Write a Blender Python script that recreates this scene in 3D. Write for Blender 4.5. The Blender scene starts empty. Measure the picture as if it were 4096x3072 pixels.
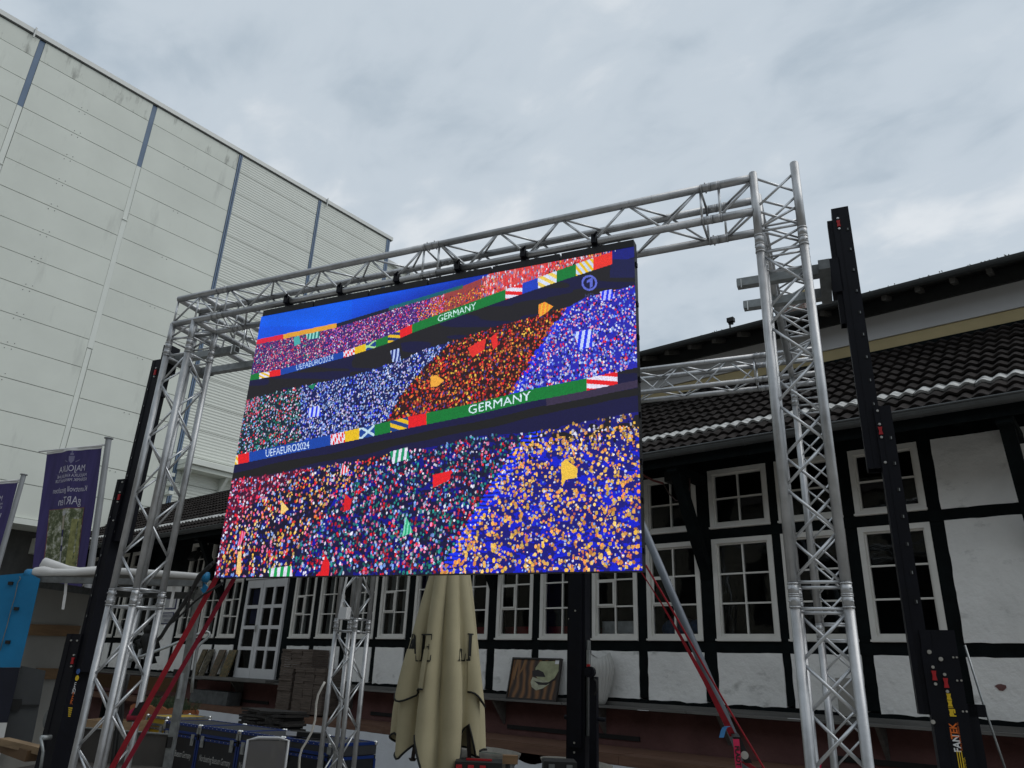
import bpy, math, random
import numpy as np
from mathutils import Vector, Matrix
random.seed(7); np.random.seed(7)
scene = bpy.context.scene
COL = scene.collection
R = math.radians

# ---------------------------------------------------------------- camera
FPX, PW, PH = 2950.9331, 4096, 3072
CR = Vector((0.77503472, 0.63075906, 0.03826484))
CU = Vector((0.20282266, -0.30565081, 0.93029057))
CF = Vector((-0.59848489, 0.71324651, 0.36482222))
EYE = 1.62
CAM = Vector((0, 0, EYE))
cam_d = bpy.data.cameras.new('camera'); cam = bpy.data.objects.new('camera', cam_d); COL.objects.link(cam)
cam_d.sensor_fit = 'HORIZONTAL'; cam_d.sensor_width = 36.0; cam_d.lens = FPX / PW * 36.0
cam_d.clip_start = 0.05; cam_d.clip_end = 3000
m = Matrix.Identity(4)
for i in range(3):
    m[i][0] = CR[i]; m[i][1] = CU[i]; m[i][2] = -CF[i]; m[i][3] = CAM[i]
cam.matrix_world = m
scene.camera = cam
scene.render.resolution_x = 1024; scene.render.resolution_y = 768

# ---------------------------------------------------------------- sky, sun, exposure
SUN_EL, SUN_AZ = R(52), R(62)            # azimuth measured from +Y towards +X
world = bpy.data.worlds.new('World'); scene.world = world; world.use_nodes = True
wt = world.node_tree; wt.nodes.clear()
def wn(t, **k):
    n = wt.nodes.new(t)
    for a, b in k.items(): setattr(n, a, b)
    return n
w_out = wn('ShaderNodeOutputWorld'); w_bg = wn('ShaderNodeBackground')
w_sky = wn('ShaderNodeTexSky', sky_type='NISHITA'); w_sky.sun_disc = False
w_sky.sun_elevation = SUN_EL; w_sky.sun_rotation = SUN_AZ
w_tc = wn('ShaderNodeTexCoord'); w_sep = wn('ShaderNodeSeparateXYZ')
w_add = wn('ShaderNodeMath', operation='ADD'); w_add.inputs[1].default_value = 0.22
w_max = wn('ShaderNodeMath', operation='MAXIMUM'); w_max.inputs[1].default_value = 0.05
w_dx = wn('ShaderNodeMath', operation='DIVIDE'); w_dy = wn('ShaderNodeMath', operation='DIVIDE')
w_cmb = wn('ShaderNodeCombineXYZ')
L = wt.links.new
L(w_tc.outputs['Generated'], w_sep.inputs[0]); L(w_sep.outputs[2], w_add.inputs[0]); L(w_add.outputs[0], w_max.inputs[0])
L(w_sep.outputs[0], w_dx.inputs[0]); L(w_max.outputs[0], w_dx.inputs[1])
L(w_sep.outputs[1], w_dy.inputs[0]); L(w_max.outputs[0], w_dy.inputs[1])
L(w_dx.outputs[0], w_cmb.inputs[0]); L(w_dy.outputs[0], w_cmb.inputs[1])
w_n1 = wn('ShaderNodeTexNoise'); w_n1.inputs['Scale'].default_value = 1.9; w_n1.inputs['Detail'].default_value = 5; w_n1.inputs['Roughness'].default_value = 0.5; w_n1.inputs['Distortion'].default_value = 0.25
w_n2 = wn('ShaderNodeTexNoise'); w_n2.inputs['Scale'].default_value = 6.5; w_n2.inputs['Detail'].default_value = 6; w_n2.inputs['Roughness'].default_value = 0.55; w_n2.inputs['Distortion'].default_value = 0.4
w_map = wn('ShaderNodeMapping'); w_map.inputs['Location'].default_value = (3.1, 1.4, 0); w_map.inputs['Rotation'].default_value = (0, 0, R(25)); w_map.inputs['Scale'].default_value = (1.0, 1.5, 1)
L(w_cmb.outputs[0], w_map.inputs['Vector']); L(w_map.outputs[0], w_n1.inputs['Vector']); L(w_map.outputs[0], w_n2.inputs['Vector'])
w_mx = wn('ShaderNodeMix', data_type='FLOAT'); w_mx.inputs['Factor'].default_value = 0.34
L(w_n1.outputs['Fac'], w_mx.inputs[2]); L(w_n2.outputs['Fac'], w_mx.inputs[3])
w_rp = wn('ShaderNodeValToRGB'); w_rp.color_ramp.interpolation = 'EASE'
e = w_rp.color_ramp.elements
e[0].position = 0.34; e[0].color = (0.415, 0.49, 0.562, 1)
e[1].position = 0.66; e[1].color = (0.72, 0.76, 0.795, 1)
x_ = e.new(0.5); x_.color = (0.54, 0.608, 0.673, 1)
L(w_mx.outputs[0], w_rp.inputs[0])
w_sc = wn('ShaderNodeMix', data_type='RGBA', blend_type='ADD'); w_sc.inputs['Factor'].default_value = 0.006
L(w_rp.outputs[0], w_sc.inputs[6]); L(w_sky.outputs[0], w_sc.inputs[7])
L(w_sc.outputs[2], w_bg.inputs[0]); w_bg.inputs[1].default_value = 1.0
L(w_bg.outputs[0], w_out.inputs[0])

sun_d = bpy.data.lights.new('sun', 'SUN'); sun = bpy.data.objects.new('sun', sun_d); COL.objects.link(sun)
sun_d.energy = 0.9; sun_d.angle = R(40); sun_d.color = (1.0, 0.97, 0.93)
sd = Vector((math.sin(SUN_AZ) * math.cos(SUN_EL), math.cos(SUN_AZ) * math.cos(SUN_EL), math.sin(SUN_EL)))
sun.rotation_euler = sd.to_track_quat('Z', 'Y').to_euler(); sun.location = (20, -10, 40)

vs = scene.view_settings
vs.view_transform = 'Standard'; vs.look = 'None'; vs.exposure = 0.0; vs.gamma = 1.0; vs.use_curve_mapping = False
scene.render.engine = 'CYCLES'
scene.cycles.max_bounces = 8

# ---------------------------------------------------------------- measuring helpers (photo pixel -> place)
def ray(u, v):
    d = CF * FPX + CR * (u - PW / 2) - CU * (v - PH / 2)
    return d.normalized()
def on_plane(q, p0, n):
    d = ray(*q); n = Vector(n)
    return CAM + d * ((Vector(p0) - CAM).dot(n) / d.dot(n))
def on_y(q, y): return on_plane(q, (0, y, 0), (0, 1, 0))
def on_x(q, x): return on_plane(q, (x, 0, 0), (1, 0, 0))
def on_z(q, z): return on_plane(q, (0, 0, z), (0, 0, 1))
def at_d(q, dist):
    d = ray(*q); return CAM + d * (dist / math.hypot(d.x, d.y))
GA = 0.27273109
def G(x, y, z): return Vector((math.cos(GA) * x - math.sin(GA) * y, math.sin(GA) * x + math.cos(GA) * y, z))
GX = Vector((math.cos(GA), math.sin(GA), 0)); GY = Vector((-math.sin(GA), math.cos(GA), 0)); UP = Vector((0, 0, 1))
def on_g(q, y): return on_plane(q, GY * y, GY)
def zoom(s, ox, oy): return lambda x, y: (ox + x * s, oy + y * s)
z1 = zoom(.7685, 0, 0); z2 = zoom(.4521, 0, 1100); z3 = zoom(.4069, 0, 1700); z4 = zoom(.4973, 0, 2250)
z5 = zoom(.4973, 800, 2250); z6 = zoom(.4973, 1700, 2250); z7 = zoom(.4973, 2500, 2250); z8 = zoom(.4955, 3000, 2250)
zr = zoom(.4521, 2500, 1500); zq = zoom(.4051, 3200, 1500); zt = zoom(.4521, 2700, 600); ze = zoom(.4051, 3200, 1000)
c3 = zoom(.2260, 0, 2250); c4 = zoom(.2543, 0, 2650); c5 = zoom(.2260, 500, 2400); c6 = zoom(.2260, 400, 2697); c7 = zoom(.2577, 850, 2650); c8 = zoom(.4521, 1700, 2750)

# ---------------------------------------------------------------- mesh builder
ORG = {}
class MB:
    def __init__(s): s.v = []; s.f = []; s.mi = []; s.m = 0
    def add(s, vs, fs):
        b = len(s.v); s.v.extend(Vector(p) for p in vs); s.f.extend(tuple(b + i for i in f) for f in fs); s.mi.extend([s.m] * len(fs)); return s
    def hexa(s, p):   # 8 points: bottom ring 0-3, top ring 4-7
        return s.add(p, [(0, 3, 2, 1), (4, 5, 6, 7), (0, 1, 5, 4), (1, 2, 6, 5), (2, 3, 7, 6), (3, 0, 4, 7)])
    def box(s, x0, x1, y0, y1, z0, z1):
        return s.hexa([(x0, y0, z0), (x1, y0, z0), (x1, y1, z0), (x0, y1, z0), (x0, y0, z1), (x1, y0, z1), (x1, y1, z1), (x0, y1, z1)])
    def obox(s, o, ax, ay, az, x0, x1, y0, y1, z0, z1):
        o, ax, ay, az = Vector(o), Vector(ax), Vector(ay), Vector(az)
        return s.hexa([o + ax * a + ay * b + az * c for (a, b, c) in [(x0, y0, z0), (x1, y0, z0), (x1, y1, z0), (x0, y1, z0), (x0, y0, z1), (x1, y0, z1), (x1, y1, z1), (x0, y1, z1)]])
    def gbox(s, x0, x1, y0, y1, z0, z1): return s.obox((0, 0, 0), GX, GY, UP, x0, x1, y0, y1, z0, z1)
    def bar(s, p0, p1, w, h, up=(0, 0, 1)):
        p0, p1 = Vector(p0), Vector(p1); d = (p1 - p0); ln = d.length; d.normalize()
        sd_ = d.cross(Vector(up))
        if sd_.length < 1e-4: sd_ = d.cross(Vector((1, 0, 0)))
        sd_.normalize(); u = sd_.cross(d).normalized()
        return s.obox(p0, sd_, d, u, -w / 2, w / 2, 0, ln, -h / 2, h / 2)
    def tube(s, p0, p1, r, n=10, r1=None, cap=True):
        p0, p1 = Vector(p0), Vector(p1); r1 = r if r1 is None else r1
        d = (p1 - p0).normalized(); a = d.cross(Vector((0, 0, 1)))
        if a.length < 1e-3: a = d.cross(Vector((1, 0, 0)))
        a.normalize(); b = d.cross(a)
        vs = []
        for k, (p, q) in enumerate(((p0, r), (p1, r1))):
            for i in range(n):
                t = 2 * math.pi * i / n; vs.append(p + (a * math.cos(t) + b * math.sin(t)) * q)
        fs = [(i, (i + 1) % n, n + (i + 1) % n, n + i) for i in range(n)]
        if cap: fs += [tuple(range(n))[::-1], tuple(range(n, 2 * n))]
        return s.add(vs, fs)
    def path(s, pts, r, n=6):
        pts = [Vector(p) for p in pts]; rings = []
        prev = None
        for i, p in enumerate(pts):
            d = (pts[min(i + 1, len(pts) - 1)] - pts[max(i - 1, 0)]).normalized()
            if prev is None:
                a = d.cross(Vector((0, 0, 1)))
                if a.length < 1e-3: a = d.cross(Vector((1, 0, 0)))
            else: a = prev - d * prev.dot(d)
            a.normalize(); prev = a; b = d.cross(a)
            rr = r[i] if isinstance(r, (list, tuple)) else r
            rings.append([p + (a * math.cos(2 * math.pi * k / n) + b * math.sin(2 * math.pi * k / n)) * rr for k in range(n)])
        vs = [q for rg in rings for q in rg]
        fs = [(i * n + k, i * n + (k + 1) % n, (i + 1) * n + (k + 1) % n, (i + 1) * n + k) for i in range(len(pts) - 1) for k in range(n)]
        fs += [tuple(range(n))[::-1], tuple((len(pts) - 1) * n + k for k in range(n))]
        return s.add(vs, fs)
    def ribbon(s, pts, side, w, t=0.003):
        pts = [Vector(p) for p in pts]; side = Vector(side).normalized(); vs = []
        for i, p in enumerate(pts):
            d = (pts[min(i + 1, len(pts) - 1)] - pts[max(i - 1, 0)]).normalized(); n_ = d.cross(side).normalized()
            vs += [p - side * w / 2 - n_ * t / 2, p + side * w / 2 - n_ * t / 2, p + side * w / 2 + n_ * t / 2, p - side * w / 2 + n_ * t / 2]
        fs = []
        for i in range(len(pts) - 1):
            a, b = i * 4, i * 4 + 4
            fs += [(a + k, a + (k + 1) % 4, b + (k + 1) % 4, b + k) for k in range(4)]
        e_ = (len(pts) - 1) * 4
        fs += [(3, 2, 1, 0), (e_, e_ + 1, e_ + 2, e_ + 3)]
        return s.add(vs, fs)
    def prism(s, poly, off):   # closed 3D polygon extruded by vector off
        poly = [Vector(p) for p in poly]; off = Vector(off); n = len(poly)
        return s.add(poly + [p + off for p in poly], [tuple(range(n))[::-1], tuple(range(n, 2 * n))] + [(i, (i + 1) % n, n + (i + 1) % n, n + i) for i in range(n)])
    def lathe(s, c, prof, n=20, ax=(0, 0, 1), squash=1.0):
        c = Vector(c); ax = Vector(ax).normalized(); a = ax.cross(Vector((0.3, 0.9, 0.1))).normalized(); b = ax.cross(a); vs = []
        for r, z in prof:
            for i in range(n):
                t = 2 * math.pi * i / n; vs.append(c + ax * z + (a * math.cos(t) + b * math.sin(t) * squash) * r)
        fs = [(j * n + i, j * n + (i + 1) % n, (j + 1) * n + (i + 1) % n, (j + 1) * n + i) for j in range(len(prof) - 1) for i in range(n)]
        fs += [tuple(range(n))[::-1], tuple((len(prof) - 1) * n + i for i in range(n))]
        return s.add(vs, fs)
    def ball(s, c, r, n=8, sz=1.0):
        prof = [(max(1e-4, r * math.sin(math.pi * j / (n - 2 + 1e-9))), -r * sz * math.cos(math.pi * j / (n - 2))) for j in range(n - 1)]
        return s.lathe(c, prof, n)
    def mesh(s, name, mats, org, smooth=False):
        me = bpy.data.meshes.new(name)
        me.from_pydata([tuple(p - org) for p in s.v], [], s.f)
        for k in (mats if isinstance(mats, (list, tuple)) else [mats]): me.materials.append(k)
        if max(s.mi, default=0) > 0: me.polygons.foreach_set('material_index', s.mi)
        if smooth: me.shade_smooth()
        me.update(); return me
    def build(s, name, mat, parent=None, smooth=False, org=None):
        if parent is not None: o_ = ORG[parent]
        elif org is not None: o_ = Vector(org)
        else:
            xs = [p.x for p in s.v]; ys = [p.y for p in s.v]; zs = [p.z for p in s.v]
            o_ = Vector(((min(xs) + max(xs)) / 2, (min(ys) + max(ys)) / 2, min(zs)))
        ob = bpy.data.objects.new(name, s.mesh(name, mat, o_, smooth)); COL.objects.link(ob); ORG[ob] = o_
        if parent is not None: ob.parent = parent
        else: ob.location = o_
        return ob
def tag(o, label, cat, group=None):
    o['label'] = label; o['category'] = cat
    if group: o['group'] = group
    return o
def thing(name, base, label, cat, group=None):
    o = bpy.data.objects.new(name, None); COL.objects.link(o); o.location = Vector(base); o.empty_display_size = 0.2
    ORG[o] = Vector(base); return tag(o, label, cat, group)
def struct(o): o['kind'] = 'structure'; return o
def inst(name, me, parent, loc, rot=None):      # shared mesh data, location in world
    o = bpy.data.objects.new(name, me); COL.objects.link(o); o.parent = parent; o.location = Vector(loc) - ORG[parent]; ORG[o] = ORG[parent]
    if rot is not None: o.rotation_euler = rot
    return o

# ---------------------------------------------------------------- materials
def lin(c): return tuple((x / 12.92 if x <= .04045 else ((x + .055) / 1.055) ** 2.4) for x in c)
def s255(r, g, b): return lin((r / 255, g / 255, b / 255))
MATS = {}
def mat(name, col, rough=0.7, metal=0.0, var=0.18, scale=4.0, bump=0.0, bscale=40.0, col2=None, spec=0.4, stretch=None, streak=None, detail=5, world=False):
    if name in MATS: return MATS[name]
    m_ = bpy.data.materials.new(name); m_.use_nodes = True; MATS[name] = m_
    nt = m_.node_tree; b = nt.nodes['Principled BSDF']; L_ = nt.links.new
    b.inputs['Roughness'].default_value = rough; b.inputs['Metallic'].default_value = metal; b.inputs['Specular IOR Level'].default_value = spec
    tc = nt.nodes.new('ShaderNodeTexCoord'); mp = nt.nodes.new('ShaderNodeMapping')
    if world:
        ge = nt.nodes.new('ShaderNodeNewGeometry'); L_(ge.outputs['Position'], mp.inputs['Vector'])
    else: L_(tc.outputs['Object'], mp.inputs['Vector'])
    if stretch: mp.inputs['Scale'].default_value = stretch
    n = nt.nodes.new('ShaderNodeTexNoise'); n.inputs['Scale'].default_value = scale; n.inputs['Detail'].default_value = detail; n.inputs['Roughness'].default_value = 0.6
    L_(mp.outputs[0], n.inputs['Vector'])
    rp = nt.nodes.new('ShaderNodeValToRGB'); rp.color_ramp.elements[0].position = 0.3; rp.color_ramp.elements[1].position = 0.7
    c2 = col2 if col2 else tuple(x * (1 - var) for x in col); c1 = col if col2 else tuple(min(1, x * (1 + var * .5)) for x in col)
    rp.color_ramp.elements[0].color = (*c2, 1); rp.color_ramp.elements[1].color = (*c1, 1)
    L_(n.outputs['Fac'], rp.inputs[0]); last = rp.outputs[0]
    if streak:    # (colour, amount, scale vector): wear or stains with a shape of their own
        mp2 = nt.nodes.new('ShaderNodeMapping'); L_(mp.inputs['Vector'].links[0].from_socket, mp2.inputs['Vector']); mp2.inputs['Scale'].default_value = streak[2]
        n2 = nt.nodes.new('ShaderNodeTexNoise'); n2.inputs['Scale'].default_value = 1.0; n2.inputs['Detail'].default_value = 6; n2.inputs['Roughness'].default_value = 0.65
        L_(mp2.outputs[0], n2.inputs['Vector'])
        r2 = nt.nodes.new('ShaderNodeValToRGB'); r2.color_ramp.elements[0].position = streak[3] if len(streak) > 3 else 0.55; r2.color_ramp.elements[1].position = (streak[3] if len(streak) > 3 else 0.55) + 0.18
        r2.color_ramp.elements[0].color = (0, 0, 0, 1); r2.color_ramp.elements[1].color = (streak[1],) * 3 + (1,)
        L_(n2.outputs['Fac'], r2.inputs[0])
        mx = nt.nodes.new('ShaderNodeMix'); mx.data_type = 'RGBA'; L_(r2.outputs[0], mx.inputs[0]); L_(last, mx.inputs[6]); mx.inputs[7].default_value = (*streak[0], 1); last = mx.outputs[2]
    L_(last, b.inputs['Base Color'])
    if bump:
        n3 = nt.nodes.new('ShaderNodeTexNoise'); n3.inputs['Scale'].default_value = bscale; n3.inputs['Detail'].default_value = 4; L_(mp.outputs[0], n3.inputs['Vector'])
        bp = nt.nodes.new('ShaderNodeBump'); bp.inputs['Strength'].default_value = bump; bp.inputs['Distance'].default_value = 0.02; L_(n3.outputs['Fac'], bp.inputs['Height']); L_(bp.outputs[0], b.inputs['Normal'])
    if metal or rough < .5:
        mr = nt.nodes.new('ShaderNodeMapRange'); mr.inputs[3].default_value = max(0.05, rough - .1); mr.inputs[4].default_value = min(1, rough + .14); L_(n.outputs['Fac'], mr.inputs[0]); L_(mr.outputs[0], b.inputs['Roughness'])
    return m_

M_ALU = mat('aluminium', (0.48, 0.485, 0.49), 0.44, 0.9, var=.22, scale=9, streak=((0.16, 0.16, 0.17), .55, (60, 60, 3), .56), bump=.05, bscale=120)
M_ALUB = mat('bright_aluminium', (0.62, 0.63, 0.64), 0.36, 0.95, var=.12, scale=12)
M_GALV = mat('galvanised_steel', (0.36, 0.38, 0.38), 0.5, 0.75, var=.3, scale=16)
M_GALVD = mat('dull_galvanised_steel', (0.2, 0.21, 0.21), 0.55, 0.6, var=.35, scale=14)
M_BLK = mat('black_lacquer', (0.0045, 0.005, 0.009), 0.5, 0.0, var=.3, scale=10, spec=.2)
M_RUB = mat('black_rubber', (0.012, 0.012, 0.012), 0.65, var=.3)
M_BOLT = mat('zinc_bolt', (0.7, 0.7, 0.68), 0.3, 0.95, var=.1)
M_RED = mat('red_plastic', (0.45, 0.015, 0.02), 0.45, var=.2)
M_YEL = mat('yellow_print', (0.75, 0.5, 0.02), 0.5, var=.1)
M_WHT = mat('white_print', (0.75, 0.75, 0.75), 0.6, var=.06)
M_ORG = mat('orange_print', (0.75, 0.16, 0.02), 0.5, var=.1)

# ---------------------------------------------------------------- lettering
def font_mesh(txt, size, align='CENTER', bold=0.0, ay='CENTER'):
    cu = bpy.data.curves.new('t', 'FONT'); cu.body = txt; cu.size = size; cu.align_x = align; cu.align_y = ay; cu.offset = bold; cu.resolution_u = 3
    ob = bpy.data.objects.new('t', cu); COL.objects.link(ob); dg = bpy.context.evaluated_depsgraph_get(); me0 = ob.evaluated_get(dg).to_mesh()
    vs = [v.co.copy() for v in me0.vertices]; fs = [tuple(p.vertices) for p in me0.polygons]; ob.evaluated_get(dg).to_mesh_clear(); bpy.data.objects.remove(ob); bpy.data.curves.remove(cu)
    return vs, fs
def text_obj(txt, size, o, ax, ay, m_, parent, name='lettering', mirror=False, bold=0.0, sx=1.0, wrap=None, align='CENTER'):
    vs, fs = font_mesh(txt, size, align, bold)
    o, ax, ay = Vector(o), Vector(ax).normalized(), Vector(ay).normalized(); mb = MB(); sgn = -1 if mirror else 1
    pts = [o + ax * (v.x * sgn * sx) + ay * v.y for v in vs]
    if wrap: pts = [wrap(p) for p in pts]
    mb.add(pts, fs); return mb.build(name, m_, parent)
# ================================================================ ground
M_GROUND = mat('paving', (0.34, 0.325, 0.3), 0.85, var=.35, scale=1.2, bump=.3, bscale=60)
g = MB(); g.add([(-400, -400, 0), (400, -400, 0), (400, 400, 0), (-400, 400, 0)], [(0, 1, 2, 3)])
struct(g.build('ground', M_GROUND, org=(0, 0, 0)))

# ================================================================ big hall on the left
M_PANEL = mat('hall_panel', (0.66, 0.685, 0.62), 0.7, var=.09, scale=.35, streak=((0.34, 0.35, 0.32), .4, (1.6, 1.6, .32), .6), world=True)
M_PANELT = mat('hall_panel_stained', (0.64, 0.665, 0.6), 0.7, var=.08, scale=.5, streak=((0.2, 0.2, 0.18), .75, (3.2, 3.2, .8), .55), world=True)
M_PIL = mat('hall_joint_strip', (0.7, 0.725, 0.67), 0.7, var=.08, scale=.6, world=True)
M_BLUE = mat('blue_steel_strip', (0.115, 0.17, 0.255), 0.5, var=.15, scale=1.5)
M_COPE = mat('coping_metal', (0.5, 0.51, 0.49), 0.45, .3, var=.1, scale=2)
M_GAP = mat('dark_joint', (0.11, 0.115, 0.11), 0.9, var=.2)
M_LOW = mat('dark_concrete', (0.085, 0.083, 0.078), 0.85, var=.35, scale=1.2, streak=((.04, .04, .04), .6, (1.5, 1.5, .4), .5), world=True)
M_RIB = mat('ribbed_panel', (0.65, 0.67, 0.61), 0.62, var=.06, scale=.5, streak=((0.25, 0.26, 0.24), .5, (2.2, 2.2, .5), .62), world=True)
def add_ribs(m_, per):
    nt = m_.node_tree; b = nt.nodes['Principled BSDF']; ge = nt.nodes.new('ShaderNodeNewGeometry')
    w = nt.nodes.new('ShaderNodeTexWave'); w.bands_direction = 'Z'; w.inputs['Scale'].default_value = 1 / per / 3.18; w.inputs['Distortion'].default_value = 0
    nt.links.new(ge.outputs['Position'], w.inputs['Vector'])
    bp = nt.nodes.new('ShaderNodeBump'); bp.inputs['Strength'].default_value = .55; bp.inputs['Distance'].default_value = 0.03
    nt.links.new(w.outputs['Fac'], bp.inputs['Height']); nt.links.new(bp.outputs[0], b.inputs['Normal'])
add_ribs(M_RIB, .12)
HO = Vector((-27, 8.74, 0)); HA = Vector((math.sin(R(1)), math.cos(R(1)), 0)); HN = Vector((math.cos(R(1)), -math.sin(R(1)), 0))
hall = thing('industrial_hall', HO, 'huge pale grey panel-clad hall with blue vertical strips rising behind the flags', 'building')
def hb(mb, y0, y1, n0, n1, za, zb): return mb.obox(HO, HA, HN, UP, y0 - 8.74, y1 - 8.74, n0, n1, za, zb)
hb(MB(), -3.8, 21.4, -14, -.08, 5.62, 22.66).build('wall', M_GAP, hall)
hz = [5.62 + 1.0765 * k for k in range(16)] + [22.62]
edges = [-3.8, 0.42, 4.62, 8.83, 12.71, 16.95, 21.3]
for b in range(6):
    y0, y1 = edges[b] + (.09 if b else 0), edges[b + 1] - .09
    if b < 3: y0, y1 = edges[b] + (.1 if b else 0), edges[b + 1] - .1
    for k in range(16):
        rib = b >= 4 or (b == 4)
        p = MB(); hb(p, y0, y1, -.08, random.uniform(-.004, .004), hz[k] + .011, hz[k + 1] - .011)
        p.build('wall_panel', M_RIB if b >= 4 else (M_PANELT if k == 15 else M_PANEL), hall)
for b in (1, 2, 3, 4, 5, 6):
    y = edges[b]
    if b in (1, 2, 3):
        hb(MB(), y - .09, y + .09, -.08, -.015, hz[13], 22.6).build('blue_strip', M_BLUE, hall)
        hb(MB(), y - .085, y + .085, -.08, -.02, hz[11] - .28, hz[13]).build('joint_strip', M_PIL, hall)
        hb(MB(), y - .09, y + .09, -.08, -.006, hz[6] - .3, hz[11] - .3).build('joint_strip', M_PIL, hall)
        hb(MB(), y - .08, y + .08, -.08, -.025, hz[0] + .02, hz[6] - .32).build('joint_strip', M_PIL, hall)
        hb(MB(), y - .1, y + .1, -.08, .03, hz[11] - .34, hz[11] - .3).build('joint_cap', M_PIL, hall)
    else:
        w_ = .11 if b == 6 else .075
        hb(MB(), y - w_, y - .012, -.08, .03, hz[1], 22.6).build('blue_strip', M_BLUE, hall)
        hb(MB(), y + .012, y + w_, -.08, .03, hz[1], 22.6).build('blue_strip', M_BLUE, hall)
# the third strip in the photograph runs the whole height
cp = MB(); hb(cp, -3.8, 21.55, -.3, .08, 22.66, 22.85); cp.build('coping', M_COPE, hall)
cp = MB(); hb(cp, -3.8, 21.5, -.3, .05, 22.62, 22.66); cp.build('coping_joint', M_GAP, hall)
dots = MB()
for b in (1, 2, 3):
    ym = (edges[b] + edges[b + 1]) / 2 - .2
    for k in range(2, 15):
        if b == 3 and k % 2: continue
        for (dy, dz) in ((-.12, .1), (.08, .12), (-.16, -.12), (.04, -.1)) if b < 3 else ((-.1, -.1), (.08, -.1)):
            c = HO + HA * (ym - 8.74 + dy) + UP * (hz[k] + dz); dots.tube(c - HN * .01, c + HN * .015, .013, 6)
dots.build('anchor_holes', M_RUB, hall)['kind'] = 'stuff'
# soffit, recessed lower storey
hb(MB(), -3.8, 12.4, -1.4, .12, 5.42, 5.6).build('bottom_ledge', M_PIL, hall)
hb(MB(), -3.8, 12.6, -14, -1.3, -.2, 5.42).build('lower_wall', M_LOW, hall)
hb(MB(), 9.05, 9.5, -1.3, .1, 4.7, 5.2).build('beam_end', M_PANEL, hall)
hb(MB(), 12.6, 21.3, -14, -.08, -.2, 5.62).build('lower_wall', M_PANEL, hall)
cn = MB(); hb(cn, 12.75, 21.0, -.02, .75, 8.42, 8.6); cn.build('canopy', M_PIL, hall)
cn = MB(); hb(cn, 12.75, 21.0, -.02, .62, 8.24, 8.4); cn.build('canopy_beam', M_PANEL, hall)
for y in (13.0, 14.5, 16.0):
    q = MB(); q.prism([HO + HA * (y - 8.74) + HN * a + UP * b for a, b in ((0, 7.6), (0, 8.23), (.55, 8.23))], HA * .12); q.build('bracket', M_PIL, hall)
for i, za in enumerate((7.2, 7.55, 7.9)):
    q = MB(); hb(q, 12.45, 12.62, 0, .5 - .1 * i, za, za + .12); q.build('bracket', M_PIL, hall)
q = MB(); q.tube(HO + HA * 4.9 + HN * .3 + UP * 7.15, HO + HA * 9 + HN * .3 + UP * 7.0, .09); q.build('pipe', M_GALV, hall, True)
# lower block farther along
h2 = thing('hall_annex', HO + HA * 16, 'lower end block of the pale panel-clad hall, set back behind its blue corner strip', 'building')
a2 = MB(); hb(a2, 21.4, 34, -13, -1.2, 0, 22.1); a2.build('wall', M_RIB, h2)
a2 = MB(); hb(a2, 21.4, 34, -1.3, -1.05, 22.1, 22.3); a2.build('coping', M_COPE, h2)
for y in (4.3, 17.3):
    q = MB(); q.tube(HO + HA * (y - 8.74) + HN * .12 + UP * 22.9, HO + HA * (y - 8.74) + HN * .12 + UP * 22.45, .03, 6); q.build('overflow_spout', M_COPE, hall)

# ================================================================ half-timbered house
M_TIM = mat('black_timber', (0.0045, 0.007, 0.0075), 0.8, var=.45, scale=6, stretch=(1, 1, 1), bump=.15, bscale=30, spec=.1)
M_PLAS = mat('white_plaster', (0.8, 0.79, 0.76), 0.9, var=.1, scale=1.6, bump=.8, bscale=11, streak=((0.2, 0.2, 0.185), .75, (2.6, 2.6, 4.2), .585), world=True)
M_WIN = mat('white_window_paint', (0.7, 0.68, 0.63), 0.5, var=.1, scale=3)
M_PLIN = mat('red_plinth', (0.15, 0.072, 0.066), 0.9, var=.3, scale=2.0, bump=.5, bscale=18, streak=((0.06, 0.035, 0.03), .7, (2, 2, 3), .6), world=True)
M_SHELF = mat('grey_board', (0.14, 0.135, 0.125), 0.8, var=.3, scale=2, stretch=(1, 8, 8), world=True)
M_TILE = mat('roof_tile', (0.033, 0.028, 0.026), 0.85, var=.6, scale=4.5, bump=.25, bscale=60, spec=.1, streak=((.16, .15, .13), .5, (9, 9, 9), .7), world=True)
M_TILEW = mat('painted_tile', (0.55, 0.55, 0.53), 0.65, var=.3, scale=9, streak=((.05, .045, .045), .95, (7, 7, 7), .5), world=True)
M_ZINC = mat('zinc_gutter', (0.1, 0.105, 0.105), 0.5, .5, var=.25, scale=3)
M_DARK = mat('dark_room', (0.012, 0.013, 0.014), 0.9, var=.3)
M_CURT = mat('grey_curtain', (0.22, 0.22, 0.21), 0.9, var=.2, scale=3, stretch=(14, 1, .2), world=True)
M_FIRED = mat('red_cloth', (0.25, 0.012, 0.02), 0.8, var=.3)
M_BLUEC = mat('blue_plastic_bag', (0.015, 0.06, 0.16), 0.5, var=.5, scale=12, bump=.8, bscale=20)
M_WHC = mat('white_sheet', (0.6, 0.6, 0.62), 0.8, var=.3, scale=8, bump=.7, bscale=14)
gl = bpy.data.materials.new('window_glass'); gl.use_nodes = True; nt = gl.node_tree; nt.nodes.clear()
o_ = nt.nodes.new('ShaderNodeOutputMaterial'); mx = nt.nodes.new('ShaderNodeMixShader'); fr = nt.nodes.new('ShaderNodeFresnel'); fr.inputs[0].default_value = 1.5
tr = nt.nodes.new('ShaderNodeBsdfTransparent'); tr.inputs[0].default_value = (.8, .84, .84, 1); gs = nt.nodes.new('ShaderNodeBsdfGlossy'); gs.inputs['Roughness'].default_value = .02; gs.inputs[0].default_value = (.9, .95, .95, 1)
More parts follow.
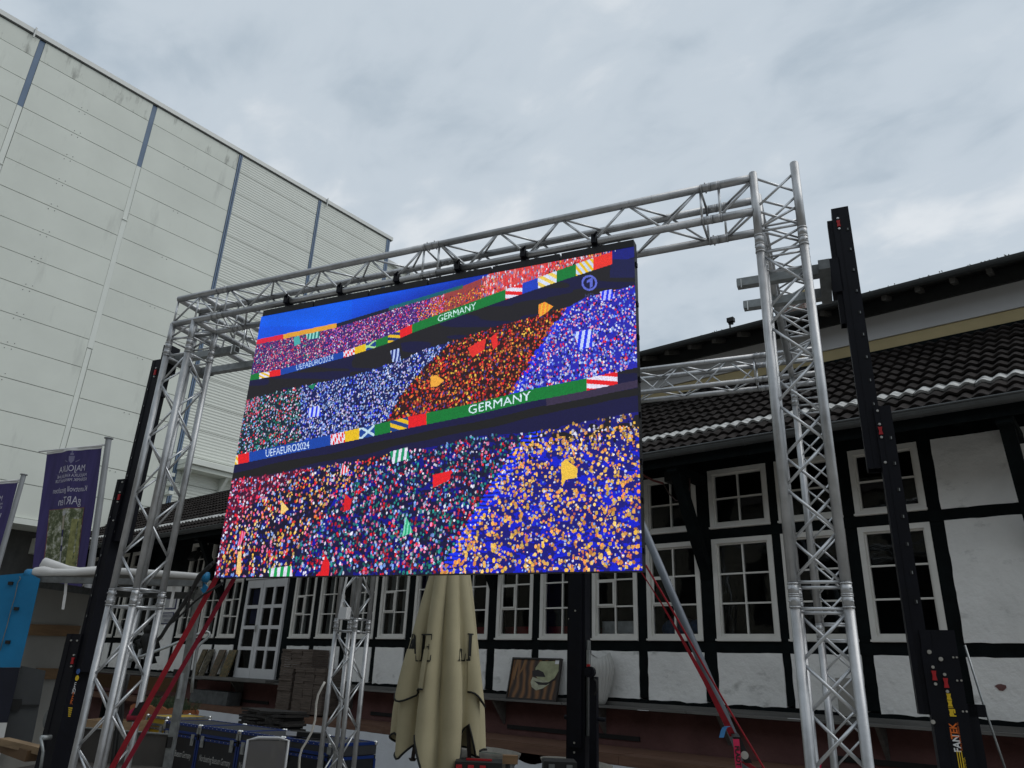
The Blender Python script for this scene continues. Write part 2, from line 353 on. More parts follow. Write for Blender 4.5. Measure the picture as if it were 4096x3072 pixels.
nz = nt.nodes.new('ShaderNodeTexNoise'); nz.inputs['Scale'].default_value = 2.2; bp = nt.nodes.new('ShaderNodeBump'); bp.inputs['Strength'].default_value = .12; bp.inputs['Distance'].default_value = .02
ge = nt.nodes.new('ShaderNodeNewGeometry'); nt.links.new(ge.outputs['Position'], nz.inputs['Vector']); nt.links.new(nz.outputs['Fac'], bp.inputs['Height']); nt.links.new(bp.outputs[0], gs.inputs['Normal'])
nt.links.new(fr.outputs[0], mx.inputs[0]); nt.links.new(tr.outputs[0], mx.inputs[1]); nt.links.new(gs.outputs[0], mx.inputs[2]); nt.links.new(mx.outputs[0], o_.inputs[0])
M_GLASS = gl

house = thing('timber_frame_house', (-12, 10, 0), 'long black half-timbered house with white plaster, sash windows and dark tiled roof', 'building')
FY = 10.0
XL, XR_ = -26.9, 1.2
def fb(x0, x1, y0, y1, za, zb): return MB().box(x0, x1, y0, y1, za, zb)
# rooms behind the glass
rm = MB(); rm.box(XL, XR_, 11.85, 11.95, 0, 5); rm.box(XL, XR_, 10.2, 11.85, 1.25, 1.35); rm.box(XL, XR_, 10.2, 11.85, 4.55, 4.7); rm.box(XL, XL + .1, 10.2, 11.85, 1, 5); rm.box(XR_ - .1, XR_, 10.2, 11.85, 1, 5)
rm.build('room', M_DARK, house)
WB = [(-2.57, -1.75), (-3.55, -2.72), (-4.54, -3.67), (-5.60, -4.74), (-6.56, -5.76), (-7.57, -6.72), (-8.49, -7.72), (-9.5, -8.68), (-10.52, -9.68), (-11.48, -10.70), (-12.40, -11.61), (-13.41, -12.58), (-14.34, -13.59), (-17.24, -16.45), (-18.13, -17.38), (-19.19, -18.43), (-22.6, -21.8), (-23.6, -22.8), (-24.6, -23.8), (-25.6, -24.8)]
Z_SILL, Z_W0, Z_W1, Z_U0, Z_U1 = 2.13, 2.13, 3.5, 3.64, 4.5
cas = MB()
def plaster(pts, y=9.951):
    ring = []; n = len(pts)
    for i in range(n):
        (xa, za), (xb, zb) = pts[i], pts[(i + 1) % n]; k = max(3, int(math.hypot(xb - xa, zb - za) / .09))
        for t in range(k): ring.append((xa + (xb - xa) * t / k + random.uniform(-.005, .005), 10.1, za + (zb - za) * t / k + random.uniform(-.005, .005) - (random.choice((0, 0, .012)) if zb == za and i == 0 else 0)))
    p = MB(); p.prism(ring, (0, y + random.uniform(-.003, .003) - 10.1, 0)); return p.build('plaster_panel', M_PLAS, house)
def window(x0, x1, za, zb, rows, cols, vent=False):
    w = MB(); c = .065; y0, y1 = 9.955, 10.06
    w.box(x0, x0 + c, y0, y1, za, zb); w.box(x1 - c, x1, y0, y1, za, zb); w.box(x0 + c, x1 - c, y0, y1, za, za + c); w.box(x0 + c, x1 - c, y0, y1, zb - c, zb)
    w.box(x0 - .01, x1 + .01, y0 - .025, y0 - .002, za + .005, za + .03)
    i = .022     # inner sash
    a0, a1, b0, b1 = x0 + c, x1 - c, za + c, zb - c
    w.box(a0, a0 + i, 9.985, 10.04, b0, b1); w.box(a1 - i, a1, 9.985, 10.04, b0, b1); w.box(a0 + i, a1 - i, 9.985, 10.04, b0, b0 + i * 1.5); w.box(a0 + i, a1 - i, 9.985, 10.04, b1 - i, b1)
    ob = w.build('window', M_WIN, house)
    gx = [a0 + i + (a1 - a0 - 2 * i) * k / cols for k in range(cols + 1)]; gz = [b0 + 1.5 * i + (b1 - b0 - 2.5 * i) * k / rows for k in range(rows + 1)]
    h = .011
    for k in range(1, cols): fb(gx[k] - h, gx[k] + h, 9.987, 10.035, gz[0], gz[-1]).build('glazing_bar', M_WIN, ob)
    for k in range(1, rows): fb(gx[0], gx[-1], 9.989, 10.03, gz[k] - h, gz[k] + h).build('glazing_bar', M_WIN, ob)
    for a in range(cols):
        for b in range(rows):
            p = MB(); t = random.uniform(-.004, .004); t2 = random.uniform(-.004, .004)
            p.add([(gx[a] + h, 10.01 + t, gz[b] + h), (gx[a + 1] - h, 10.01 + t2, gz[b] + h), (gx[a + 1] - h, 10.01 - t, gz[b + 1] - h), (gx[a] + h, 10.01 - t2, gz[b + 1] - h)], [(0, 1, 2, 3)])
            p.build('pane', M_GLASS, ob)
    if vent:
        v = MB(); q0, q1, r0, r1 = gx[0], gx[1] - h, gz[1] + h, gz[2] - h; t = .026
        v.box(q0, q0 + t, 9.975, 9.986, r0, r1); v.box(q1 - t, q1, 9.975, 9.986, r0, r1); v.box(q0 + t, q1 - t, 9.975, 9.986, r0, r0 + t); v.box(q0 + t, q1 - t, 9.975, 9.986, r1 - t, r1)
        v.build('vent_sash', M_WIN, ob)
for n, (x0, x1) in enumerate(WB):
    window(x0, x1, Z_W0, Z_W1, 3, 2, vent=n in (3, 4, 6, 9, 12, 13))
    window(x0, x1, Z_U0, Z_U1, 2, 2)
    # plaster under each window
    plaster([(x0 - .004, 1.352), (x1 + .004, 1.352), (x1 + .004, 1.985), (x0 - .004, 1.985)])
    if x0 < -10.4 and x0 > -19.5:
        cu = MB(); a = x0 + .1
        for k in range(2):
            xa = x0 + .1 if k == 0 else x1 - .1 - .22
            cu.add([(xa + .22 * t / 8, 10.12 + .015 * (t % 2), zz) for t in range(9) for zz in (2.2, 3.45)], [(2 * t, 2 * t + 2, 2 * t + 3, 2 * t + 1) for t in range(8)])
        cu.build('curtain', M_CURT, house)
# what lies behind some panes
fb(-9.4, -6.8, 10.25, 10.7, 2.1, 2.36).build('table_cover', M_FIRED, house)
s_ = MB(); s_.box(-6.5, -5.8, 10.15, 10.5, 2.1, 2.42); s_.build('sheet', M_WHC, house)
s_ = MB(); s_.ball((-5.25, 10.35, 2.3), .3, 12, .6); s_.ball((-4.9, 10.3, 2.32), .22, 10, .6); s_.build('plastic_bag', M_BLUEC, house, True)
# timbers: posts, rails
def timber(x0, x1, za, zb, y0=9.972): 
    j = random.uniform(0, .006); fb(x0, x1, y0 - j, 10.2, za, zb).build('timber', M_TIM, house)
ws = sorted(WB)
posts = []
for (a, b) in zip(ws[:-1], ws[1:]):
    if b[0] - a[1] < .4: posts.append((a[1], b[0]))
posts += [(-1.75, -1.6), (-14.6, -14.34), (-16.45, -16.27), (-19.35, -19.19), (-21.8, -21.55), (-20.42, -20.22), (-26.9, -25.6)]
for (a, b) in posts:
    timber(a, b, 1.37, 1.985); timber(a, b, 2.13, 3.5); timber(a, b, 3.64, 4.5)
for a, b in ((XL, -16.27), (-14.58, -7.65), (-7.65, -1.7), (-1.7, XR_)):
    timber(a, b, 1.985, 2.128, 9.965); timber(a, b, 1.2, 1.352, 9.96)
for a, b in ((XL, -18), (-18, -9), (-9, XR_)):
    timber(a, b, 3.502, 3.638, 9.962); timber(a, b, 4.5, 5.12, 9.95)
# tall plaster panels: sign bay and the right end
plaster([(-20.22, 1.36), (-19.35, 1.36), (-19.35, 3.5), (-20.22, 3.5)])
plaster([(-1.6, 1.36), (.3, 1.36), (.3, 1.985), (-1.61, 1.98)]); plaster([(-1.6, 2.13), (.3, 2.14), (.3, 3.5), (-1.59, 3.5)]); plaster([(-1.6, 3.64), (.3, 3.63), (.3, 4.5), (-1.59, 4.5)])
timber(.3, XR_, 1.3, 4.6); timber(-20.22, -19.35, 3.638, 4.5)
dk = MB(); dk.box(-21.55, -20.42, 10.15, 10.2, 3.5, 4.5); dk.build('timber', M_TIM, house)
ch = MB(); ch.prism([(-1.33 + .05 * math.cos(t) * (1 + .3 * math.sin(3 * t)), 9.942, 1.68 + .035 * math.sin(t)) for t in [k * .7 for k in range(9)]], (0, .006, 0)); ch.build('plaster_chip', M_PLIN, house)
# knee braces under the eave
for x in (-4.64, -.72, -8.6, -12.5, -17.3):
    q = MB(); q.prism([(x - .07, y, z) for y, z in ((9.96, 2.95), (9.96, 3.2), (9.4, 4.1), (9.2, 4.42), (9.06, 4.42), (9.26, 4.05), (9.66, 3.4))], (.14, 0, 0)); q.build('knee_brace', M_TIM, house)
    q = MB(); q.box(x - .08, x + .08, 9.02, 9.96, 4.3, 4.42); q.build('knee_brace', M_TIM, house)
# double door
M_DOOR = mat('white_door_paint', (0.63, 0.63, 0.63), 0.5, var=.06, scale=2)
def leaf(x0, x1, cols, z0=1.3, z1=3.42):
    d = MB(); st = .09; y0, y1 = 9.93, 9.98
    gx = [x0 + st] ; wpane = (x1 - x0 - st * 2 - (cols - 1) * .075) / cols
    d.box(x0, x0 + st, y0, y1, z0, z1); d.box(x1 - st, x1, y0, y1, z0, z1)
    rows = [(1.5, 1.88), (1.955, 2.33), (2.405, 2.78), (2.855, 3.24)]
    zs = [z0] + [v for r in rows for v in r] + [z1]
    for k in range(0, len(zs), 2): d.box(x0 + st, x1 - st, y0, y1, zs[k], zs[k + 1])
    for c in range(1, cols):
        xa = x0 + st + c * wpane + (c - 1) * .075
        for r in rows: d.box(xa, xa + .075, y0, y1, *r)
    o = d.build('door', M_DOOR, house)
    for c in range(cols):
        xa = x0 + st + c * (wpane + .075)
        for r in rows:
            p = MB(); p.add([(xa, 9.955, r[0]), (xa + wpane, 9.955, r[0]), (xa + wpane, 9.957, r[1]), (xa, 9.957, r[1])], [(0, 1, 2, 3)]); p.build('pane', M_GLASS, o)
    return o
d1 = leaf(-16.2, -15.55, 1); d2 = leaf(-15.54, -14.62, 2)
h_ = MB(); h_.box(-15.58, -15.53, 9.9, 9.93, 2.27, 2.42); h_.tube((-15.56, 9.88, 2.38), (-15.47, 9.87, 2.38), .012); h_.build('handle', M_BOLT, d2)
fb(-16.27, -14.58, 9.9, 10.05, 3.43, 3.5).build('door_head', M_DOOR, house)
fb(-16.05, -15.65, 10.03, 10.05, 2.45, 3.22).build('poster', mat('navy_poster', (.02, .025, .09), .6), house)
fb(-17.0, -14.2, 9.45, 9.95, 1.24, 1.295).build('door_step', M_SHELF, house)
# glazed entrance bay at the far left
for x in (-21.5, -21.0, -20.5): fb(x - .04, x + .04, 9.97, 10.05, 1.36, 3.5).build('door_post', M_DOOR, house)
for z in (1.6, 2.2, 2.9): fb(-21.46, -20.54, 9.98, 10.03, z, z + .06).build('door_rail', M_DOOR, house)
for x in (-21.46, -20.96):
    p = MB(); p.add([(x, 10.01, 1.66), (x + .42, 10.01, 1.66), (x + .42, 10.01, 3.45), (x, 10.01, 3.45)], [(0, 1, 2, 3)]); p.build('pane', M_GLASS, house)
# plinth, shelf, brackets
pl_ = MB(); pl_.box(XL, XR_, 10.02, 10.3, 0, 1.2); pl_.build('plinth', M_PLIN, house)
pl_ = MB(); pl_.box(XL, -16.3, 9.97, 10.02, .75, 1.19); pl_.build('plinth', M_PLIN, house)
for k in range(14):
    xa = XL + 2 * k + .0
    fb(xa + .006, min(xa + 1.994, XR_), 9.66 + random.uniform(-.008, .008), 9.955, 1.215, 1.245).build('shelf_board', M_SHELF, house)
fb(XL, XR_, 9.9, 9.957, 1.247, 1.3).build('shelf_upstand', M_SHELF, house)
for k in range(14):
    x = -25.4 + 1.9 * k
    q = MB(); q.prism([(x, y, z) for y, z in ((10.02, 1.213), (9.7, 1.213), (10.02, .86))], (.045, 0, 0)); q.build('shelf_bracket', M_SHELF, house)
for a, b in ((-8.2, -5.8), (-3.2, -1.0), (-15.9, -14.8), (-11.5, -10)): fb(a, b, 10.0, 10.019, .80, .86).build('vent_slot', M_RUB, house)
# eave, gutter, roof
RS = R(34); SL = math.tan(RS); KS = .95; RY0, RZ0 = 8.95, 4.546
rf = MB(); rf.prism([(XL, RY0 + .02, RZ0 - .03), (XL, 12.1, RZ0 - .03 + SL * (12.1 - RY0 - .02)), (XL, 12.1, RZ0 - .18 + SL * (12.1 - RY0)), (XL, RY0 + .02, RZ0 - .13)], (XR_ - XL, 0, 0))
roof = rf.build('roof', M_TIM, house)
gt = MB(); n = 9
sec = [(8.89 + .072 * math.cos(math.pi + math.pi * k / (n - 1)), 4.546 + .082 * math.sin(math.pi + math.pi * k / (n - 1))) for k in range(n)]
sec2 = [(8.89 + .066 * math.cos(math.pi + math.pi * k / (n - 1)), 4.546 + .075 * math.sin(math.pi + math.pi * k / (n - 1))) for k in range(n)][::-1]
gt.prism([(XL, y, z) for y, z in sec + sec2], (XR_ - XL, 0, 0)); gt.tube((XL, 8.818, 4.546), (XR_, 8.818, 4.546), .014, 8)
gut = gt.build('gutter', M_ZINC, house)
x = -26.2
while x < XR_:
    q = MB(); q.prism([(x, y + (y - 8.89) * .06, z - .004) for y, z in sec] + [(x, y, z) for y, z in sec[::-1]], (.035, 0, 0)); q.build('gutter_clip', M_ZINC, gut); x += 1.03
fb(XL, XR_, 8.975, 9.0, 4.36, 4.5).build('fascia', M_TIM, house)
x = XL + .3
while x < XR_:
    q = MB(); q.prism([(x, 9.01, 4.34), (x, 9.01, 4.45), (x, 9.95, 5.1), (x, 9.95, 4.98)], (.09, 0, 0)); q.build('rafter', M_TIM, house); x += .82
TW, TE = .319, .3025
def tile_geo(mb, ox, s0, jx=0.0, jz=0.0):
    cs, sn = math.cos(RS), math.sin(RS); cols = 14; pts = []
    def W(x, s, h): return Vector((ox + x, RY0 + s * cs - h * sn, RZ0 + s * sn + h * cs))
    for (s, hh) in ((0, .058), (.328, .012)):
        for i in range(cols + 1):
            x = TW * i / cols; hmp = 0.038 * (0.5 - 0.5 * math.cos(4 * math.pi * (i / cols))) ** .8
            pts.append(W(x + jx, s0 + s, hh + hmp + jz))
    for i in range(cols + 1):
        x = TW * i / cols; hmp = 0.038 * (0.5 - 0.5 * math.cos(4 * math.pi * (i / cols))) ** .8
        pts.append(W(x + jx, s0 + .004, 0.058 + hmp - .034 + jz))
    c = cols + 1
    mb.add(pts, [(i, i + 1, c + i + 1, c + i) for i in range(cols)] + [(2 * c + i, 2 * c + i + 1, i + 1, i) for i in range(cols)])
TX0 = -6.7
for r in range(12):
    base = MB(); tile_geo(base, 0, r * TE); me_d = base.mesh('roof_tile', M_TILE, Vector((0, 0, 0)), False)
    me_w = base.mesh('roof_tile', M_TILEW, Vector((0, 0, 0)), False) if r == 2 else None
    for cidx in range(23):
        o = inst('roof_tile', me_w if r == 2 else me_d, roof, (TX0 + cidx * TW + random.uniform(-.004, .004), random.uniform(-.004, .004), random.uniform(-.005, .006)))
far = MB()
for r in range(12):
    far.m = 1 if r == 2 else 0
    for cidx in range(1, 64): tile_geo(far, TX0 - cidx * TW, r * TE, random.uniform(-.004, .004), random.uniform(-.004, .004))
far.build('roof_tile_field', [M_TILE, M_TILEW], roof)['kind'] = 'stuff'
fl = MB(); ys = RY0 + 12 * TE * math.cos(RS); zs_ = RZ0 + 12 * TE * math.sin(RS)
fl.box(XL, XR_, ys - .1, 12.09, zs_ - .06, zs_ + .035); fl.build('flashing', M_TIM, house)
# loose strap and floodlight hanging under the eave
q = MB(); q.box(-5.0, -4.82, 9.5, 9.7, 4.3, 4.45); q.box(-4.95, -4.87, 9.6, 9.66, 4.4, 4.6); lampo = q.build('floodlight', M_RUB, None); tag(lampo, 'black floodlight under the eave beside the big screen', 'lamp')
q = MB(); c = Vector((-18.6, 9.75, 4.12)); q.obox(c, (1, 0, 0), (0, .9, -.4), (0, .4, .9), -.16, .16, -.06, .06, -.12, .12); q.bar(c + Vector((0, .05, .1)), c + Vector((0, .2, .25)), .03, .03); tag(q.build('floodlight', M_RUB, None), 'black floodlight under the eave beyond the lattice tower', 'lamp')
hang = MB(); a = on_y(zr(150, 880), 9.3); b = on_y(zr(340, 960), 9.5); pts = [a, (a + b) / 2 + Vector((0, 0, -.02)), b]
hang.ribbon(pts, (0, .3, 1), .035); tag(hang.build('lashing_strap', mat('faded_strap', (.3, .1, .09), .8)), 'faded strap running from behind the screen to the eave', 'strap')
lp = MB(); lp.path([on_y(zr(*p), 9.5) for p in ((340, 960), (390, 1050), (450, 1110), (510, 1115), (555, 1080), (575, 980), (570, 900))], .011, 6); tag(lp.build('hanging_cable', mat('brown_cable', (.09, .06, .055), .7), None, True), 'brown cable loop hanging below the eave of the timbered house', 'cable')

# ================================================================ unseen house behind the viewer, added to shade the upper facade
M_OPP = mat('ochre_render', (0.3, 0.27, 0.22), .9, var=.15, scale=.6, world=True); M_OPR = mat('brown_roof', (.06, .045, .04), .8, var=.3, scale=2)
opp = thing('added_shade_house', (-5, -16, 0), 'unseen ochre house added behind the viewer to shade the timbered house', 'building')
MB().box(-45, 30, -24, -13, 0, 9.5).build('wall', M_OPP, opp)
q = MB(); q.prism([(-45.5, -12.5, 9.4), (-45.5, -24.5, 9.4), (-45.5, -18.5, 14.2)], (76, 0, 0)); q.build('roof', M_OPR, opp)
for r_ in range(3):
    for k in range(24):
        xa = -43.5 + 3 * k; MB().box(xa, xa + 1.2, -13.02, -12.96, 1.2 + 3 * r_, 2.8 + 3 * r_).build('window', M_RUB, opp)

# ================================================================ plastered house behind
M_YELW = mat('yellow_plaster', (0.50, 0.41, 0.225), 0.9, var=.12, scale=1.2, bump=.4, bscale=10, world=True)
M_WHW = mat('pale_plaster', (0.6, 0.6, 0.6), 0.9, var=.06, scale=1.0, world=True)
M_EAVE = mat('dark_eave', (0.035, 0.038, 0.038), 0.6, var=.3, scale=3)
rear = thing('plastered_house', (-4, 13, 0), 'yellow and white plastered house with a dark eave rising behind the tiled roof', 'building')
RXL = -9.6
KY = lambda y: y * .95
KZ = lambda z: 1.62 + (z - 1.62) * .95
fb(RXL, 3, KY(12.75), 17, 0, KZ(7.185)).build('wall', M_YELW, rear)
fb(RXL, 3, KY(12.72), 17, KZ(7.187), KZ(7.25)).build('wall_band', M_WHW, rear); fb(RXL, 3, KY(12.735), 17, KZ(7.253), KZ(7.95)).build('wall', M_WHW, rear)
e_ = MB(); e_.prism([(RXL - .4, KY(12.1), KZ(7.68)), (RXL - .4, KY(12.1), KZ(7.76)), (RXL - .4, 17.5, KZ(10.1)), (RXL - .4, 17.5, KZ(9.95))], (13, 0, 0)); e_.build('roof', M_EAVE, rear)
e_ = MB(); e_.box(RXL, 3, KY(12.66), KY(12.718), KZ(7.62), KZ(7.93)); e_.build('wall_plate', M_EAVE, rear)
gt = MB(); gt.prism([(RXL - .45, KY(12.06) + .06 * math.cos(math.pi + math.pi * k / 7), KZ(7.74) + .09 * math.sin(math.pi + math.pi * k / 7)) for k in range(8)], (13.4, 0, 0)); gt.build('gutter', M_EAVE, rear)
x = -9.3
while x < 2.5:
    q = MB(); q.prism([(x, KY(12.16), KZ(7.60)), (x, KY(12.16), KZ(7.69)), (x, KY(12.8), KZ(7.93)), (x, KY(12.8), KZ(7.84))], (.07, 0, 0)); q.build('rafter', M_SHELF, rear); x += .475
tuft = MB()
for i in range(130):
    x = random.choice([-1.2, -.9, -.7, -2.2, -1.7, -5.2]) + random.gauss(0, .22); h = random.uniform(.01, .06); y = KY(12.12) + random.uniform(0, .1)
    tuft.tube((x, y, KZ(7.74)), (x + random.uniform(-.02, .02), y, KZ(7.77) + h), .003, 4)
    tuft.ball((x, y, KZ(7.77) + h), random.uniform(.005, .011), 5)
tuft.build('eave_weeds', mat('dry_weeds', (.1, .09, .06), .9), rear)['kind'] = 'stuff'
chm = MB(); c0 = Vector((-4.66, 15.5, 0)); chm.box(c0.x - .26, c0.x + .26, 15.2, 15.8, 8.8, 9.72)
M_BRICK = bpy.data.materials.new('chimney_brick'); M_BRICK.use_nodes = True; nt = M_BRICK.node_tree; bt = nt.nodes.new('ShaderNodeTexBrick'); bt.inputs['Scale'].default_value = 1; bt.inputs['Brick Width'].default_value = .24; bt.inputs['Row Height'].default_value = .075; bt.inputs['Mortar Size'].default_value = .012
bt.inputs['Color1'].default_value = (.2, .09, .06, 1); bt.inputs['Color2'].default_value = (.13, .06, .045, 1); bt.inputs['Mortar'].default_value = (.2, .18, .15, 1)
mp = nt.nodes.new('ShaderNodeMapping'); mp.inputs['Rotation'].default_value = (R(90), 0, 0); ge = nt.nodes.new('ShaderNodeNewGeometry'); nt.links.new(ge.outputs['Position'], mp.inputs['Vector']); nt.links.new(mp.outputs[0], bt.inputs['Vector']); nt.links.new(bt.outputs[0], nt.nodes['Principled BSDF'].inputs['Base Color'])
chm.build('chimney', M_BRICK, rear); fb(-4.98, -4.34, 15.14, 15.86, 9.72, 9.8).build('chimney_cap', M_YELW, rear)
q = MB(); c = Vector((-4.58, 11.42, KZ(7.84))); q.box(c.x - .07, c.x + .05, c.y - .04, c.y + .05, c.z + .02, c.z + .1); q.tube((c.x - .03, c.y, c.z - .15), (c.x - .03, c.y, c.z + .04), .015, 6); q.tube((c.x - .05, c.y, c.z), (c.x + .03, c.y, c.z - .02), .02, 6)
tag(q.build('eave_spotlight', M_RUB), 'small black spotlight clamped on the upper eave against the sky', 'lamp')
# ================================================================ lattice gantry carrying the screen
W = .24
XLg, XRg, DF, DR = -4.995, -.241, 3.998, 6.775
HB, HT = 4.272, 4.512
def lattice(th, O, A, B, C, a0, a1, phase=0, coup=(True, True), mats=(M_ALU, M_ALUB), ends=True):
    """four chords along A from a0 to a1, laced on four faces"""
    O = Vector(O)
    corner = {(i, j): O + B * (W * i) + C * (W * j) for i in (0, 1) for j in (0, 1)}
    for c in corner.values():
        MB().tube(c + A * (a0 + (.03 if coup[0] else 0)), c + A * (a1 - (.03 if coup[1] else 0)), .025, 14).build('chord', mats[0], th, True)
        for fl_, a, sg in ((coup[0], a0, 1), (coup[1], a1, -1)):
            if fl_:
                q = MB(); q.tube(c + A * (a - .002 * sg), c + A * (a + .055 * sg), .0265, 14); q.tube(c + A * (a + .052 * sg), c + A * (a + .060 * sg), .0285, 14); q.tube(c + A * (a + .001 * sg), c + A * (a + .008 * sg), .028, 14)
                n_ = (B + C).normalized() if (c - O).length < .1 or (c - O - B * W - C * W).length < .1 else (B - C).normalized()
                q.tube(c + A * (a + .03 * sg) - n_ * .034, c + A * (a + .03 * sg) + n_ * .034, .005, 6); q.build('coupler', mats[0], th, True)
    faces = [((0, 0), (1, 0)), ((0, 1), (1, 1)), ((0, 0), (0, 1)), ((1, 0), (1, 1))]
    e0 = a0 + (.075 if ends else .02); e1 = a1 - (.075 if ends else .02)
    for fi, (p, q) in enumerate(faces):
        P, Q = corner[p], corner[q]; d = (Q - P).normalized(); ins = .018
        P2, Q2 = P + d * ins, Q - d * ins
        if ends:
            for a in (e0 - .012, e1 + .012): MB().tube(P2 + A * a, Q2 + A * a, 0.0082, 8).build('brace', mats[1], th, True)
        n = max(1, round((e1 - e0) / .235)); st = (e1 - e0) / n
        for k in range(n):
            s = (k + phase + (fi == 1) + (fi == 3)) % 2
            f_, t_ = (P2, Q2) if s == 0 else (Q2, P2)
            MB().tube(f_ + A * (e0 + st * k + .014), t_ + A * (e0 + st * (k + 1) - .014), 0.0082, 8).build('brace', mats[1], th, True)
def gtube(th, p0, p1, name='chord', r=.025, m_=None): return MB().tube(G(*p0), G(*p1), r, 14 if r > .02 else 8).build(name, m_ or (M_ALU if r > .02 else M_ALUB), th, True)
GRP = 'aluminium lattice trusses of the screen gantry'
def tower(x, y, label, sx, sy, tall, phase=0):
    th = thing('truss_tower', G(x + W / 2, y + W / 2, 0), label, 'truss tower', GRP)
    bp_ = MB(); bp_.gbox(x - .1, x + W + .1, y - .1, y + W + .1, .0, .012); bp_.build('base_plate', M_GALV, th)
    lattice(th, G(x, y, 0), UP, GX, GY, .03, 2.03, phase); lattice(th, G(x, y, 0), UP, GX, GY, 2.03, 4.04, phase + 1)
    # corner block: verticals
    for i in (0, 1):
        for j in (0, 1):
            zt_ = (HT + .03 + .01 * i) if tall else HB
            gtube(th, (x + W * i, y + W * j, 4.045), (x + W * i, y + W * j, zt_))
            q = MB(); c = G(x + W * i, y + W * j, 0); q.tube(c + UP * 4.041, c + UP * 4.095, .0265, 14); q.tube(c + UP * 4.09, c + UP * 4.098, .0285, 14); q.build('coupler', M_ALU, th, True)
            if tall: q = MB(); q.ball(G(x + W * i, y + W * j, zt_), .0255, 10, .5); q.build('end_cap', M_ALU, th, True)
    b = 0.0082
    for z in (4.125,):
        for (a, c) in (((0, 0), (1, 0)), ((0, 1), (1, 1)), ((0, 0), (0, 1)), ((1, 0), (1, 1))):
            gtube(th, (x + W * a[0], y + W * a[1], z), (x + W * c[0], y + W * c[1], z), 'brace', b)
            gtube(th, (x + W * a[0], y + W * a[1], z + .02), (x + W * c[0], y + W * c[1], HB - .02), 'brace', b)
    # horizontal stubs of the corner: along sx (beam side) and sy (depth side)
    x_out = x - (0 if sx > 0 else .0); L_ = .5
    for zz in (HB, HT):
        for j in (0, 1):
            xs = (x, x + L_ - .03) if sx > 0 else (x + W - L_ + .03, x + W)
            xs = (x, x + L_ - .005) if sx > 0 else (x + W - L_ + .001, x + W)
            if tall: xs = (xs[0], x - .02)
            gtube(th, (xs[0], y + W * j, zz), (xs[1], y + W * j, zz))
            xe = xs[1] if sx > 0 else xs[0]; q = MB(); q.tube(G(xe, y + W * j, zz), G(xe - sx * .055, y + W * j, zz), .027, 14); q.tube(G(xe - sx * .05, y + W * j, zz), G(xe - sx * .058, y + W * j, zz), .0285, 14); q.build('coupler', M_ALU, th, True)
        for i in (0, 1):
            ys_ = (y + (W + .02 if tall else 0), y + L_) if sy > 0 else (y + W - L_, y + W)
            gtube(th, (x + W * i, ys_[0], zz), (x + W * i, ys_[1], zz))
    # lacing of the corner
    for j in (0, 1):
        if not tall or True:
            gtube(th, (x, y + W * j, HB), (x, y + W * j, HT), 'brace', b); gtube(th, (x + W, y + W * j, HB), (x + W, y + W * j, HT), 'brace', b)
            gtube(th, (x, y + W * j, HB + .02), (x + W, y + W * j, HT - .02), 'brace', b)
        xo = (x + W, x + L_ - .05) if sx > 0 else (x, x + W - L_ + .05)
        gtube(th, (xo[0], y + W * j, HT - .02), (xo[1], y + W * j, HB + .02), 'brace', b)
        gtube(th, (xo[1], y + W * j, HB), (xo[1], y + W * j, HT), 'brace', b)
        yo = (y + W, y + L_ - .05) if sy > 0 else (y, y + W - L_ + .05)
        gtube(th, (x + W * j, yo[0], HT - .02), (x + W * j, yo[1], HB + .02), 'brace', b)
        gtube(th, (x + W * j, yo[1], HB), (x + W * j, yo[1], HT), 'brace', b)
    for zz in (HB, HT):
        gtube(th, (x, y, zz), (x + W, y + W, zz), 'brace', b)
        xo = (x + W, x + L_ - .05) if sx > 0 else (x, x + W - L_ + .05)
        gtube(th, (xo[0], y, zz), (xo[1], y + W, zz), 'brace', b)
        yo = (y + W, y + L_ - .05) if sy > 0 else (y, y + W - L_ + .05)
        gtube(th, (x, yo[0], zz), (x + W, yo[1], zz), 'brace', b)
    return th
tower(XRg, DF, 'tall silver lattice tower beside the black lift against the timbered house', -1, 1, True, 1)
tower(XLg, DF, 'silver lattice tower with red straps tied to its foot', 1, 1, False, 0)
tower(XRg, DR, 'lattice tower standing directly behind the tall front tower, seen through its braces', -1, -1, False, 1)
tower(XLg, DR, 'lattice tower below the screen, between the blue cases and the parasol', 1, -1, False, 0)
def beam(label, O, A, B, spans, phase=0):
    th = thing('truss_beam', O + A * (spans[0][0] + spans[-1][1]) / 2, label, 'truss beam', GRP)
    for k, (a0, a1) in enumerate(spans): lattice(th, O, A, B, UP, a0, a1, phase)
    return th
fbm = beam('long lattice beam along the top of the big screen', G(0, DF, HB), GX, GY, [(-4.5, -2.5), (-2.5, -.5)], 1)
beam('rear lattice beam in front of the tiled roof, running behind the screen', G(0, DR, HB), GX, GY, [(-4.5, -2.5), (-2.5, -.5)], 0)
beam('lattice beam going back from the tower with red straps', G(XLg, 0, HB), GY, GX, [(4.5, 6.51)], 0)
beam('lattice beam going back from the tall tower by the black lift', G(XRg, 0, HB), GY, GX, [(4.5, 6.51)], 1)

